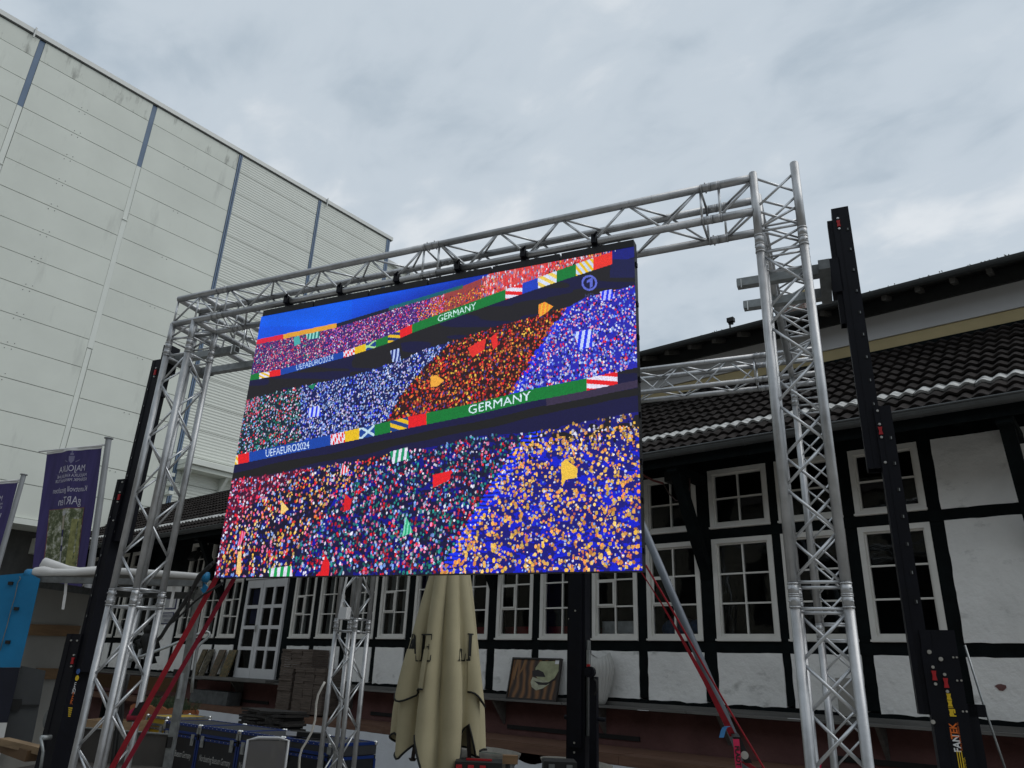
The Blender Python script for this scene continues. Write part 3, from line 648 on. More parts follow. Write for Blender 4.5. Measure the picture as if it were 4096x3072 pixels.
# ================================================================ LED screen
SX0, SX1, SZ0, SZ1, SYg = -4.004, -.991, 2.158, 4.171, 3.978
NX, NY = 768, 512
ii = (np.arange(NX) + .5) / NX; jj = (np.arange(NY) + .5) / NY
gx_ = SX0 + ii * (SX1 - SX0); gz_ = SZ1 - jj * (SZ1 - SZ0)
GXm, GZm = np.meshgrid(gx_, gz_)
c_, s_n = math.cos(GA), math.sin(GA)
PXw = c_ * GXm - s_n * SYg; PYw = s_n * GXm + c_ * SYg; PZw = GZm - EYE
dep = PXw * CF.x + PYw * CF.y + PZw * CF.z
K = 2212 / 4096
DX = (PW / 2 + FPX * (PXw * CR.x + PYw * CR.y + PZw * CR.z) / dep) * K      # picture position of each diode
DY = (PH / 2 - FPX * (PXw * CU.x + PYw * CU.y + PZw * CU.z) / dep) * K
rng = np.random.default_rng(3)
IMG = np.zeros((NY, NX, 3))
def pline(pts): 
    a = np.array(pts, float); return lambda x: np.interp(x, a[:, 0], a[:, 1])
r1b = pline([(500, 830), (538, 822), (603, 811), (642, 801), (752, 770), (838, 742), (888, 720), (918, 709), (1093, 647), (1201, 610), (1321, 571), (1400, 545)])
r1h = pline([(500, 12), (750, 14), (900, 19), (1100, 22), (1300, 27)])
r2b = pline([(460, 1013), (508, 1004), (537, 998), (713, 962), (811, 941), (881, 925), (1026, 896), (1143, 868), (1267, 844), (1332, 830), (1400, 816)])
r2h = pline([(500, 20), (800, 24), (1300, 27)])
t2t = pline([(520, 866), (600, 846), (658, 833), (759, 813), (877, 774), (918, 754), (991, 733), (1069, 706), (1162, 681), (1231, 662), (1265, 642), (1380, 614)])
t3t = pline([(460, 1040), (503, 1035), (584, 1025), (730, 1001), (850, 980), (950, 962), (1021, 942), (1143, 935), (1240, 915), (1380, 889)])
t1t = pline([(540, 742), (620, 728), (700, 712), (780, 690), (840, 668), (950, 638), (1040, 602), (1110, 560), (1400, 480)])
nfield = lambda sx, sy, sd: _noise(DX / sx, DY / sy, sd)
def _noise(x, y, sd):
    r_ = np.random.default_rng(sd); T = r_.random((64, 64)); xi = np.floor(x).astype(int); yi = np.floor(y).astype(int); fx = x - xi; fy = y - yi
    fx = fx * fx * (3 - 2 * fx); fy = fy * fy * (3 - 2 * fy)
    g_ = lambda a, b: T[a % 64, b % 64]
    return (g_(xi, yi) * (1 - fx) + g_(xi + 1, yi) * fx) * (1 - fy) + (g_(xi, yi + 1) * (1 - fx) + g_(xi + 1, yi + 1) * fx) * fy
def paint(mask, col, amt=1.0):
    IMG[mask] = IMG[mask] * (1 - amt) + np.array(col, float) * amt
B1, H1, B2, H2 = r1b(DX), r1h(DX), r2b(DX), r2h(DX); T1, T2, T3 = t1t(DX), t2t(DX), t3t(DX)
IMG[:] = (4, 84, 235)
paint((DX < 760) & (DY < 705), (2, 92, 240)); IMG *= (0.9 + .16 * nfield(60, 26, 5))[..., None]
m1 = (DY > T1) & (DY < B1 - H1); paint(m1, (66, 34, 110)); paint(m1 & (DX > 930), (150, 60, 60)); paint(m1 & (DX > 1050), (205, 70, 70))
_w = (np.clip((DX - 690) / 220, 0, 1) * np.clip(1.3 - (T1 - DY) / 30, 0, 1) * (DY < T1))[..., None] * .75; IMG = IMG * (1 - _w) + np.array((10, 34, 150.)) * _w
m = (DY > B1); paint(m, (27, 25, 30)); paint(m & (nfield(90, 14, 9) > .55), (18, 17, 58))
paint((DX > 1300) & (DY < B1), (20, 26, 120)); paint((DX > 1318) & (DY < 600) & (DY > 560), (22, 24, 70))
lA = pline([(700, 900), (745, 905), (770, 860), (850, 790), (960, 745)])
A_x = np.interp(DY, [730, 790, 850, 905, 940], [985, 920, 868, 838, 815]); B_x = np.interp(DY, [640, 673, 760, 840, 880], [1245, 1219, 1160, 1113, 1085])
m2 = (DY > T2) & (DY < B2 - H2)
reg2 = [m2 & (DX < 650), m2 & (DX >= 650) & (DX < A_x), m2 & (DX >= A_x) & (DX < B_x), m2 & (DX >= B_x)]
for rm_, c in zip(reg2, [(18, 34, 52), (14, 22, 88), (42, 14, 18), (36, 34, 172)]): paint(rm_, c)
m = (DY >= B2) & (DY < T3); paint(m, (20, 18, 62)); paint(m & (np.abs(DY - B2 - 22 - 6 * nfield(120, 20, 2)) < 9), (24, 23, 24)); paint(m & (DX > 1180) & (DY < B2 + 16), (54, 44, 70))
m3 = DY >= T3
P1 = np.interp(DY, [1000, 1030, 1090, 1150, 1250], [700, 640, 545, 495, 470]); P2 = np.interp(DY, [960, 1010, 1080, 1160, 1250], [880, 800, 720, 655, 620]); P3 = np.interp(DY, [930, 975, 1060, 1140, 1225, 1260], [1150, 1108, 1055, 1005, 958, 940])
reg3 = [m3 & (DX < P1), m3 & (DX >= P1) & (DX < P2), m3 & (DX >= P2) & (DX < P3), m3 & (DX >= P3)]
for rm_, c in zip(reg3, [(66, 12, 48), (18, 14, 44), (18, 16, 62), (22, 20, 120)]): paint(rm_, c)
paint(reg3[3] & ((nfield(17, 11, 11) * .6 + nfield(6, 4, 12) * .4) > .56) & (DY > 945), (14, 28, 205)); paint(reg3[3] & (DY < T3 + 34) & (nfield(16, 10, 4) > .45), (24, 22, 30)); paint(reg3[2] & ((nfield(14, 8, 21) * .6 + nfield(5, 4, 23) * .4) > .6), (10, 12, 130)); paint(reg3[1] & ((nfield(12, 7, 22) * .6 + nfield(5, 4, 24) * .4) > .62), (10, 14, 120))
paint(m3 & (DX > P3 - 4) & (DX < P3 + 26) & ((DY * .11 + nfield(30, 30, 1) * .3) % 1 > .45), (20, 50, 245))
paint(m1 & (np.abs(DX - np.interp(DY, [690, 790], [765, 660])) < 5) & (nfield(6, 4, 31) > .3), (40, 26, 110)); paint(m2 & (np.abs(DX - np.interp(DY, [820, 960], [735, 600])) < 5) & (nfield(6, 4, 32) > .3), (16, 26, 120))
paint(m3 & (np.abs(DX - np.interp(DY, [1000, 1250], [770, 640])) < 7) & (nfield(8, 5, 6) > .5), (10, 20, 170))
paint(m2 & (np.abs(DX - B_x - 3) < 9) & (nfield(10, 6, 7) > .35), (26, 40, 225))
# ---- the crowd, person by person
LED = (SX1 - SX0) / NX
def crowd(region, pals, space, r0, r1, asp=1.35, jitter=.9):
    ys_, xs_ = np.nonzero(region)
    if len(ys_) == 0: return
    area = len(ys_); n = int(area / (space * space)); pick = rng.integers(0, area, n)
    for k in pick:
        cy, cx = ys_[k] + rng.random() - .5, xs_[k] + rng.random() - .5
        r = rng.uniform(r0, r1) * (0.66 + .5 * cy / NY); rx, ry = r, r * asp * rng.uniform(.75, 1.25)
        y0_, y1_ = max(0, int(cy - ry)), min(NY, int(cy + ry) + 2); x0_, x1_ = max(0, int(cx - rx)), min(NX, int(cx + rx) + 2)
        yy, xx = np.mgrid[y0_:y1_, x0_:x1_]
        mk = ((xx - cx) / rx) ** 2 + ((yy - cy) / ry) ** 2 < 1
        c = np.array(pals[rng.integers(0, len(pals))], float) * rng.uniform(.75, 1.1)
        sub = IMG[y0_:y1_, x0_:x1_]; sub[mk] = c
Wt, Rd, Pk, Tl, Gn, Yl, Or, Lb, Bl, Dk, Br = (225, 225, 245), (235, 25, 45), (240, 130, 175), (30, 150, 140), (20, 120, 70), (240, 190, 70), (240, 120, 40), (130, 170, 250), (30, 50, 235), (20, 18, 40), (120, 40, 30)
crowd(m1 & (DX < 700), [Pk, Wt, Rd, Dk, (120, 60, 140), Tl, (200, 80, 110)], 2.9, 1.0, 1.7)
crowd(m1 & (DX >= 700) & (DX < 960), [Pk, Wt, (230, 90, 150), (150, 90, 220), Dk, Rd, (90, 60, 190)], 2.9, 1.0, 1.7)
crowd(m1 & (DX > 900) & (DX < 1080) & (DY > T1 + 12), [Or, (245, 140, 40), Rd, Dk, Yl, (90, 60, 120), (230, 80, 70)], 3.1, 1.1, 1.9)
crowd(m1 & (DX > 1040), [(240, 80, 80), (250, 150, 150), Rd, Wt, (230, 60, 60), (120, 120, 180)], 3.2, 1.0, 2.0, 2.6)
crowd(m1 & (DX > 1180), [Dk, Wt, Rd, Yl, (90, 50, 60)], 4.2, 1.0, 1.9, 1.6)
crowd(reg2[0], [Wt, Tl, Gn, Rd, Pk, (150, 190, 210), Dk, Lb, (40, 90, 90)], 3.4, 1.05, 1.75)
crowd(reg2[0] & (DX < 560) & (DY < 900), [Rd, (200, 40, 80), Pk], 5, 1.1, 1.8)
crowd(reg2[1], [Lb, Wt, (170, 200, 255), Bl, Dk, (100, 140, 230), (200, 180, 240)], 3.4, 1.05, 1.8)
crowd(reg2[2], [Rd, Or, (225, 50, 35), Br, Dk, Yl, (150, 30, 30), (200, 90, 60), (70, 60, 140)], 3.8, 1.2, 2.1)
crowd(reg2[3], [Wt, Lb, Rd, Bl, (200, 205, 255), (90, 110, 240), Dk, (240, 150, 190)], 3.7, 1.2, 2.0)
crowd(reg3[0], [Rd, (235, 40, 90), Pk, Wt, Dk, (150, 20, 60), Lb], 4.2, 1.2, 2.0)
crowd(reg3[1], [Yl, (245, 205, 120), Wt, Rd, Lb, Or, Dk, Pk, Dk, (40, 30, 90)], 4.9, 1.25, 2.05)
crowd(reg3[2], [Tl, Rd, Wt, (40, 120, 130), Lb, (160, 20, 40), Dk, (20, 90, 80), Pk, Dk], 4.6, 1.2, 2.0)
for k_, (sp, ra, rb) in enumerate(((7.6, 1.25, 2.5), (8.0, .85, 1.5))):
    crowd(reg3[3] & (DY > T3 + 22), [Yl, (245, 175, 80), (235, 150, 70), (250, 205, 110)] if k_ == 0 else [Lb, (245, 200, 120), Wt, (235, 120, 80)], sp, ra, rb, 1.15)
crowd(reg3[3] & (DY < T3 + 60), [Yl, (230, 160, 90), (150, 110, 60), Wt, Dk], 6.0, 1.1, 2.2)
crowd(reg3[3] & (DX > 1010) & (DX < 1110) & (DY > T3) & (DY < 1060), [Bl, (40, 80, 250), Wt, Yl], 7, 1.1, 2)
# ---- flags
def poly(pts, fn):
    a = np.array(pts, float); x0, y0 = a.min(0); x1, y1 = a.max(0)
    m_ = (DX >= x0) & (DX <= x1) & (DY >= y0) & (DY <= y1); ins = np.zeros_like(m_); X_, Y_ = DX[m_], DY[m_]; c = np.zeros(len(X_), bool); n = len(a)
    for i in range(n):
        xa, ya = a[i]; xb, yb = a[(i + 1) % n]
        cond = ((ya > Y_) != (yb > Y_)); xi = xa + (Y_ - ya) / (yb - ya + 1e-9) * (xb - xa); c ^= cond & (X_ < xi)
    ins[m_] = c
    if callable(fn): IMG[ins] = fn(DX[ins], DY[ins])
    else: IMG[ins] = fn
def stripes(c1, c2, per, sk=.15): return lambda x, y: np.where((((x + y * sk) / per) % 1 > .5)[:, None], np.array(c1, float), np.array(c2, float))
poly([(1241, 718), (1277, 710), (1283, 748), (1250, 756)], stripes(Bl, (200, 215, 255), 13))
poly([(1296, 630), (1322, 624), (1327, 644), (1300, 650)], stripes(Bl, (185, 190, 255), 10))
poly([(664, 882), (690, 876), (694, 898), (668, 902)], stripes(Bl, (200, 215, 255), 9))
poly([(843, 758), (862, 752), (866, 778), (848, 782)], stripes((180, 200, 245), (30, 50, 130), 8))
poly([(842, 976), (880, 966), (884, 990), (848, 1002)], stripes((20, 150, 100), Wt, 12))
poly([(580, 1228), (630, 1222), (632, 1248), (582, 1248)], stripes((20, 160, 80), Wt, 14))
poly([(1212, 1000), (1222, 992), (1248, 1012), (1246, 1032), (1222, 1036), (1214, 1054)], (240, 195, 70))
poly([(1163, 658), (1177, 652), (1195, 662), (1180, 676), (1164, 686)], stripes((240, 180, 50), (245, 140, 50), 8))
poly([(930, 814), (942, 810), (960, 822), (945, 834), (930, 836)], (240, 170, 60))
poly([(935, 1026), (975, 1016), (972, 1036), (935, 1054)], (232, 30, 38)); poly([(690, 1248), (696, 1216), (704, 1200), (712, 1216), (710, 1248)], (225, 25, 35)); poly([(745, 1066), (760, 1080), (756, 1100), (742, 1106)], (215, 25, 35))
poly([(877, 1114), (892, 1150), (868, 1160)], stripes((30, 170, 120), (130, 220, 190), 7)); poly([(740, 1000), (756, 1016), (734, 1028)], stripes(Rd, Wt, 6)); poly([(608, 1082), (624, 1100), (606, 1112)], (245, 210, 120))
poly([(522, 1146), (532, 1150), (520, 1176), (512, 1180)], stripes((220, 30, 80), Pk, 5)); poly([(510, 1240), (514, 1192), (522, 1190), (520, 1240)], (240, 200, 120))
poly([(660, 718), (690, 712), (690, 730), (664, 734)], stripes((30, 120, 120), (150, 220, 210), 7)); poly([(634, 730), (646, 724), (650, 742), (636, 748)], (70, 170, 170)); poly([(665, 834), (682, 828), (676, 842)], (20, 130, 90))
poly([(1010, 752), (1050, 730), (1046, 756), (1020, 772)], (225, 45, 40)); poly([(1060, 730), (1072, 718), (1076, 745), (1066, 756)], (230, 40, 40))
# thin ribbon at the top tier
rib = pline([(540, 742), (727, 703), (842, 668), (1010, 618)])
Rb = rib(DX)
paint((np.abs(DY - Rb) < 5) & (DX < 612), (215, 30, 60)); paint((np.abs(DY - Rb) < 5) & (DX >= 612) & (DX < 727), (225, 160, 50)); paint((np.abs(DY - Rb) < 4) & (DX >= 727) & (DX < 840), (18, 26, 50)); paint((np.abs(DY - Rb + 2) < 4) & (DX >= 840) & (DX < 1000), (10, 110, 80), .7)
# ---- advertising ribbons
def ribbon_text(txt, x0, x1, bottom, h, lift, col):
    vs, fs = font_mesh(txt, 1.0, 'LEFT', .0, 'BOTTOM'); xs = [v.x for v in vs]; ys_ = [v.y for v in vs]; xa, xb, ya, yb = min(xs), max(xs), min(ys_), max(ys_)
    pos = []
    for v in vs: X_ = x0 + (v.x - xa) / (xb - xa) * (x1 - x0); pos.append((X_, float(bottom(X_)) - lift - (v.y - ya) / (yb - ya) * h))
    for f in fs: poly([pos[i] for i in f], col)
def seg(B_, H_, x0, x1, col):
    mk = (DX >= x0) & (DX < x1) & (DY < B_) & (DY > B_ - H_)
    if callable(col): IMG[mk] = col(DX[mk], (B_ - DY)[mk] / H_[mk])
    else: IMG[mk] = col
def blobs(c1, c2): return lambda x, t: np.where(((np.sin(x * .8) * np.cos(t * 6 + x * .3)) > .1)[:, None], np.array(c1, float), np.array(c2, float))
def diag(c1, c2, per): return lambda x, t: np.where((((x / per) + t * 1.4) % 1 > .5)[:, None], np.array(c1, float), np.array(c2, float))
def cross_(bg, c): return lambda x, t: np.where(((np.abs(((x / 30) % 1) - t) < .13) | (np.abs(1 - ((x / 30) % 1) - t) < .13))[:, None], np.array(c, float), np.array(bg, float))
GRN, BLU, RED_, YLW = (14, 118, 50), (18, 66, 165), (228, 26, 34), (232, 190, 30)
for a, b, c in ((530, 560, GRN), (560, 582, diag(YLW, Wt, 14)), (582, 606, RED_), (606, 742, BLU), (742, 766, blobs(RED_, Wt)), (766, 790, YLW), (790, 812, cross_((20, 60, 140), (170, 220, 150))), (812, 838, GRN), (838, 864, diag((20, 50, 110), YLW, 24)), (864, 890, RED_), (890, 1092, GRN), (1092, 1128, diag((225, 225, 245), RED_, 40)), (1128, 1162, (28, 62, 190)), (1162, 1202, diag((235, 205, 90), (215, 225, 250), 20)), (1202, 1244, GRN), (1244, 1282, diag(YLW, (200, 215, 240), 12)), (1282, 1322, (232, 50, 40))): seg(B1, H1, a, b, c)
for a, b, c in ((500, 514, diag(YLW, (240, 230, 190), 9)), (514, 538, RED_), (538, 714, BLU), (714, 745, blobs(RED_, Wt)), (745, 776, YLW), (776, 809, cross_((24, 66, 150), (190, 220, 235))), (809, 843, GRN), (843, 882, diag((24, 60, 130), YLW, 32)), (882, 921, RED_), (921, 1268, GRN), (1268, 1334, diag((230, 225, 245), RED_, 66))): seg(B2, H2, a, b, c)
ribbon_text('UEFAEURO2024', 640, 720, r1b, 11.5, 1.5, (185, 215, 255)); ribbon_text('GERMANY', 946, 1028, r1b, 14, 3, (200, 240, 235))
ribbon_text('UEFAEURO2024', 574, 668, r2b, 15.5, 3, (205, 228, 255)); ribbon_text('GERMANY', 1012, 1146, r2b, 18.5, 4, (215, 238, 250))
# broadcaster's mark
rr_ = np.hypot(DX - 1273, DY - 611); paint((rr_ < 17) & (rr_ > 12.5), (92, 104, 205))
poly([(1268, 606), (1281, 598), (1280, 619), (1274, 623), (1274, 609), (1268, 611)], (92, 104, 205)); ribbon_text('HD', 1264, 1283, pline([(1200, 642), (1400, 642)]), 8, 0, (62, 66, 110))
IMG *= rng.uniform(.86, 1.06, (NY, NX, 1)); IMG[:, 1::2] *= .9; IMG[1::2] *= .92; IMG = np.clip(IMG, 0, 255)
c01 = IMG / 255; LIN = np.where(c01 <= .04045, c01 / 12.92, ((c01 + .055) / 1.055) ** 2.4)
LIN = np.clip(LIN * 1.3, 0, None)

led = bpy.data.materials.new('led_diodes'); led.use_nodes = True; nt = led.node_tree; nt.nodes.clear()
o_ = nt.nodes.new('ShaderNodeOutputMaterial'); ad = nt.nodes.new('ShaderNodeAddShader'); em = nt.nodes.new('ShaderNodeEmission'); at = nt.nodes.new('ShaderNodeAttribute'); at.attribute_name = 'diode'
pb = nt.nodes.new('ShaderNodeBsdfPrincipled'); pb.inputs['Base Color'].default_value = (.006, .006, .007, 1); pb.inputs['Roughness'].default_value = .6
nt.links.new(at.outputs['Color'], em.inputs[0]); em.inputs[1].default_value = 1.0
nt.links.new(em.outputs[0], ad.inputs[0]); nt.links.new(pb.outputs[0], ad.inputs[1]); nt.links.new(ad.outputs[0], o_.inputs[0])
M_CAB = mat('cabinet_black', (0.012, 0.012, 0.014), 0.5, var=.2, scale=6)
scr = thing('led_screen', G((SX0 + SX1) / 2, SYg, SZ0), 'large glowing video wall showing a stadium crowd, hung from the lattice beam', 'screen')
cw, chh, res = (SX1 - SX0) / 6, (SZ1 - SZ0) / 4, 128
vi = np.arange((res + 1) * (res + 1)).reshape(res + 1, res + 1)
quads = np.stack([vi[:-1, :-1], vi[1:, :-1], vi[1:, 1:], vi[:-1, 1:]], -1).reshape(-1, 4)
for cx in range(6):
    for cy in range(4):
        x0, z1_ = SX0 + cx * cw, SZ1 - cy * chh
        b = MB(); b.gbox(x0 + .0008, x0 + cw - .0008, SYg + .002, SYg + .075, z1_ - chh + .0008, z1_ - .0008)
        cab = b.build('led_cabinet', M_CAB, scr)
        if cx == 5:
            for zz in (.1, .38): q = MB(); q.gbox(x0 + cw - .001, x0 + cw + .008, SYg + .02, SYg + .05, z1_ - zz - .03, z1_ - zz); q.build('latch', M_BLK, cab)
        me = bpy.data.meshes.new('led_face'); u = np.linspace(x0, x0 + cw, res + 1); v = np.linspace(z1_, z1_ - chh, res + 1)
        U, V = np.meshgrid(u, v); co = np.stack([c_ * U - s_n * SYg, s_n * U + c_ * SYg, V], -1).reshape(-1, 3) - np.array(ORG[scr])
        me.vertices.add(len(co)); me.vertices.foreach_set('co', co.astype(np.float32).ravel())
        me.loops.add(quads.size); me.loops.foreach_set('vertex_index', quads.ravel().astype(np.int32)); me.polygons.add(len(quads)); me.polygons.foreach_set('loop_start', np.arange(0, quads.size, 4, dtype=np.int32)); me.polygons.foreach_set('loop_total', np.full(len(quads), 4, np.int32))
        me.update(calc_edges=True)
        ca = me.color_attributes.new('diode', 'FLOAT_COLOR', 'CORNER')
        tile = LIN[cy * res:(cy + 1) * res, cx * res:(cx + 1) * res].reshape(-1, 3); rgba = np.ones((len(tile), 4), np.float32); rgba[:, :3] = tile
        ca.data.foreach_set('color', np.repeat(rgba, 4, 0).ravel())
        me.materials.append(led); fo = bpy.data.objects.new('led_face', me); COL.objects.link(fo); fo.parent = cab; ORG[fo] = ORG[scr]
for k in range(6):
    b = MB(); b.gbox(SX0 + .012 + k * cw, SX0 + (k + 1) * cw - .002, SYg - .002, SYg + .07, SZ1 + .001, SZ1 + .052); b.build('header_bar', M_CAB, scr)
for k in range(6):
    x = SX0 + cw * (k + .5) - .01; q = MB(); c = G(x, DF, HB)
    q.tube(c - GX * .02, c + GX * .02, .034, 12); q.gbox(x - .016, x + .016, DF - .05, DF - .02, HB - .03, HB + .035); q.gbox(x - .02, x + .02, DF - .02, DF + .02, HB - .08, HB - .02); q.tube(G(x, DF - .055, HB + .02), G(x + .03, DF - .06, HB + .035), .008, 6)
    q.build('clamp', M_BLK, scr)

# ================================================================ telescopic lifts
def slots(th, x0, y0, za, zb, st=.16):
    z = za
    while z < zb:
        q = MB(); q.gbox(x0 - .008, x0 + .008, y0 - .003, y0 + .002, z, z + .022); q.build('slot', M_RUB, th)
        q = MB(); q.gbox(x0 + .001, x0 + .005, y0 - .0045, y0 - .003, z + .002, z + .018); q.build('slot_tooth', M_GALV, th); z += st
def bolt(th, x, y, z, r=.008):
    q = MB(); c = G(x, y, z); q.tube(c + GY * .003, c - GY * .006, r, 10); q.tube(c - GY * .005, c - GY * .011, r * .6, 6); q.build('bolt', M_BOLT, th)
def pawl(th, x, y, z):
    q = MB(); pts = [(-.012, -.024), (.012, -.024), (.008, 0), (.012, .024), (-.012, .024), (-.008, 0)]
    q.prism([G(x + a, y, z + b) for a, b in pts], -GY * .008); q.build('safety_pawl', M_RED, th); bolt(th, x, y, z + .042); bolt(th, x, y, z - .042)
def channel(th, x0, x1, y0, y1, za, zb):
    """U-shaped steel profile: web towards the camera with rounded lip at one side"""
    q = MB(); t = .006
    q.gbox(x0, x1, y0, y0 + t, za, zb); q.gbox(x0, x0 + t, y0 + t, y1, za, zb); q.gbox(x1 - t, x1, y0 + t, y1, za, zb); q.gbox(x0 + (x1 - x0) * .34, x0 + (x1 - x0) * .36, y0 - .003, y0 - .0005, za, zb)
    q.gbox(x0 + t, x1 - t, y1 - t, y1, za, zb)
    return q.build('mast_section', M_BLK, th)
def lift(label, sg, x0, y0, ztop, zarm, arm_len, arms, zB, zC):
    """sg=+1: mast right of what it carries; sections step outwards going down"""
    th = thing('lifting_tower', G(x0 + sg * .22, y0 + .1, 0), label, 'lifting tower', 'black telescopic lifting towers')
    def xs(a, b): return (x0 + a, x0 + b) if sg > 0 else (x0 - b, x0 - a)
    A_ = channel(th, *xs(.0, .11), y0, y0 + .12, 2.87 * ztop / 4.75, ztop)
    B_ = channel(th, *xs(.08, .175), y0 - .02, y0 + .13, 1.5, zB); C_ = channel(th, *xs(.14, .31), y0 - .035, y0 + .15, .12, zC)
    inner = channel(th, *xs(-.035, .0), y0 + .02, y0 + .1, zarm - .35, min(ztop - .08, zarm + .5))
    slots(A_, x0 + sg * .085, y0 - .002, 2.95 * ztop / 4.75, ztop - .15); slots(B_, x0 + sg * .15, y0 - .022, 1.75, zB - .12)
    for (x, z, y) in ((.1, zB - .03, y0 - .02), (.1, zB - .36, y0 - .02)) + (((.17, zC - .05, y0 - .035), (.24, zC - .05, y0 - .035)) if sg < 0 else ()): bolt(th, x0 + sg * x, y, z)
    pawl(th, x0 + sg * .1, y0 - .021, zB - .16); pawl(th, x0 + sg * .035, y0 - .002, ztop - .13)
    if sg < 0: pawl(th, x0 + sg * .165, y0 - .037, zC - .2)
    # carriage and fork
    xc = x0 - sg * .06
    q = MB(); q.gbox(min(xc, xc - sg * .07), max(xc, xc - sg * .07), arms[0] - .09, arms[1] + .09, zarm - .035, zarm + .035); q.build('cross_bar', M_GALVD, th)
    q = MB(); q.gbox(min(x0 + sg * .01, xc), max(x0 + sg * .01, xc), y0 + .0, y0 + .13, zarm - .12, zarm + .14); q.build('carriage', M_BLK, th)
    for y in arms:
        xa, xb = xc - sg * .07, xc - sg * arm_len
        q = MB(); q.gbox(min(xa, xb), max(xa, xb), y - .03, y + .03, zarm - .03, zarm + .03); a_ = q.build('fork_arm', M_GALV, th)
        q = MB(); q.gbox(min(xa, xa - sg * .1), max(xa, xa - sg * .1), y - .036, y + .036, zarm - .036, zarm + .036); q.build('sleeve', M_GALVD, a_)
        q = MB(); q.gbox(min(xb, xb - sg * .002), max(xb, xb - sg * .002), y - .022, y + .022, zarm - .022, zarm + .022); q.build('arm_end', M_RUB, a_)
        q = MB(); q.tube(G(xb + sg * .03, y - .034, zarm + .02), G(xb + sg * .03, y - .036, zarm - .05), .005, 6); q.build('pin', M_BOLT, a_)
    # base with outriggers
    bx = x0 + sg * .22
    q = MB(); q.gbox(bx - .16, bx + .16, y0 - .1, y0 + .22, .05, .13); q.build('base', M_BLK, th)
    for dx, dy in ((1, .6), (-1, .6), (1, -.6), (-1, -.6)):
        q = MB(); q.bar(G(bx, y0 + .06, .1), G(bx + dx * .7, y0 + .06 + dy, .07), .06, .06); q.tube(G(bx + dx * .7, y0 + .06 + dy, .0), G(bx + dx * .7, y0 + .06 + dy, .12), .03, 8); q.build('outrigger', M_BLK, th)
    return th
rl = lift('black lifting tower with red pawls right of the tall lattice tower', 1, .20, 4.86, 4.74, 4.21, .6, (4.76, 5.11), 3.25, 1.93)
CX, CY_ = .36, 4.8225
pt0 = on_g(z8(1428, 694), 4.815); pt1 = on_g(z8(1520, 1300), 4.815); q = MB(); q.gbox(.335, .405, 4.8205, 4.826, pt1.z, pt0.z + .0); q.build('mast_plate', M_BLK, rl)
for (x, y) in ((1487, 912), (1582, 972)):
    c = on_g(z8(x, y), 4.82); gxx = c.dot(GX); pawl(rl, gxx, 4.819, c.z)
for (x, y) in ((1447, 722), (1540, 780), (1477, 1287)): c = on_g(z8(x, y), 4.82); bolt(rl, c.dot(GX), 4.818, c.z, .011)
for (x, y) in ((1640, 766), (1668, 766), (1672, 953), (1706, 953), (1718, 1202), (1748, 1202)): c = on_g(z8(x, y), 4.82); bolt(rl, c.dot(GX), 4.818, c.z, .005)
# lettering, stickers, winch of this lift
text_obj('FAN', .047, on_g(z8(1672, 1462), CY_), UP, -GX, M_WHT, rl, bold=.0012, sx=.92); text_obj('TEK', .047, on_g(z8(1648, 1362), CY_), UP, -GX, M_ORG, rl, bold=.0012, sx=.92); text_obj('Torres y Sistemas Elevacion S.L.', .014, on_g(z8(1690, 1405), CY_), UP, -GX, M_ORG, rl, sx=.75); text_obj('FANTEK', .018, on_g(z8(1735, 1630), CY_), UP, -GX, M_YEL, rl)
for (x, y) in ((1605, 1082), (1615, 1138), (1626, 1207)):
    q = MB(); c = on_g(z8(x, y), CY_); q.prism([c + GX * a * .95 + UP * b * .62 for a, b in [(-.012, -.024), (.012, -.024), (.008, 0), (.012, .024), (-.012, .024), (-.008, 0)]], -GY * .0006); q.build('warning_sticker', M_YEL, rl)
for (x, y, w, h) in ((1622, 1172, .024, .003), (1615, 1107, .018, .003), (1640, 1238, .03, .006), (1650, 1200, .008, .02), (1700, 1600, .004, .09), (1718, 1600, .004, .09), (1682, 1600, .004, .09)):
    q = MB(); c = on_g(z8(x, y), CY_); q.obox(c, GX, GY, UP, -w / 2, w / 2, -.0008, 0, -h / 2, h / 2); q.build('warning_sticker', M_YEL, rl)
q = MB(); c = G(.62, 4.95, 1.08); q.tube(c - GY * .09, c + GY * .09, .085, 20); q.tube(c - GY * .1, c - GY * .09, .115, 20); q.tube(c + GY * .09, c + GY * .1, .115, 20); q.build('winch_drum', M_BLK, rl, False)
q = MB(); q.path([G(.56, 4.93, 1.86), G(.6, 4.93, 1.55), G(.66, 4.93, 1.16)], .006); q.build('winch_cable', M_GALV, rl, True)
q = MB(); q.gbox(.52, .6, 4.88, 5.0, 1.5, 1.56); q.gbox(.51, .56, 4.88, 5.0, 1.15, 1.56); q.build('winch_bracket', M_BLK, rl)
ll = lift('black lifting tower left of the lattice tower with red straps, vertical lettering on its mast', -1, -5.5, 4.36, 4.17, 4.17, .78, (4.42, 4.74), 3.05, 1.78)
for k, c in enumerate('FANTEK'): text_obj(c, .05, on_g(c4(1180 - 11 * k, 352 + 54.5 * k), 4.3225), GX, UP, M_WHT if k < 3 else M_ORG, ll)
for z, m_ in (((1230, 140), mat('blue_sticker', (.03, .1, .3), .5)), ((1212, 245), M_YEL)):
    q = MB(); c = on_g(c4(*z), 4.3225); q.tube(c, c - GY * .001, .02, 16); q.build('sticker', m_, ll)
q = MB()
for k in range(5): c = on_g(c4(1108 - 5 * k, 715 + 32 * k), 4.3225); q.obox(c, GX, GY, UP, -.022 + .003 * k, .022 - .002 * k, -.001, 0, -.004, .004)
q.build('warning_sticker', M_YEL, ll)
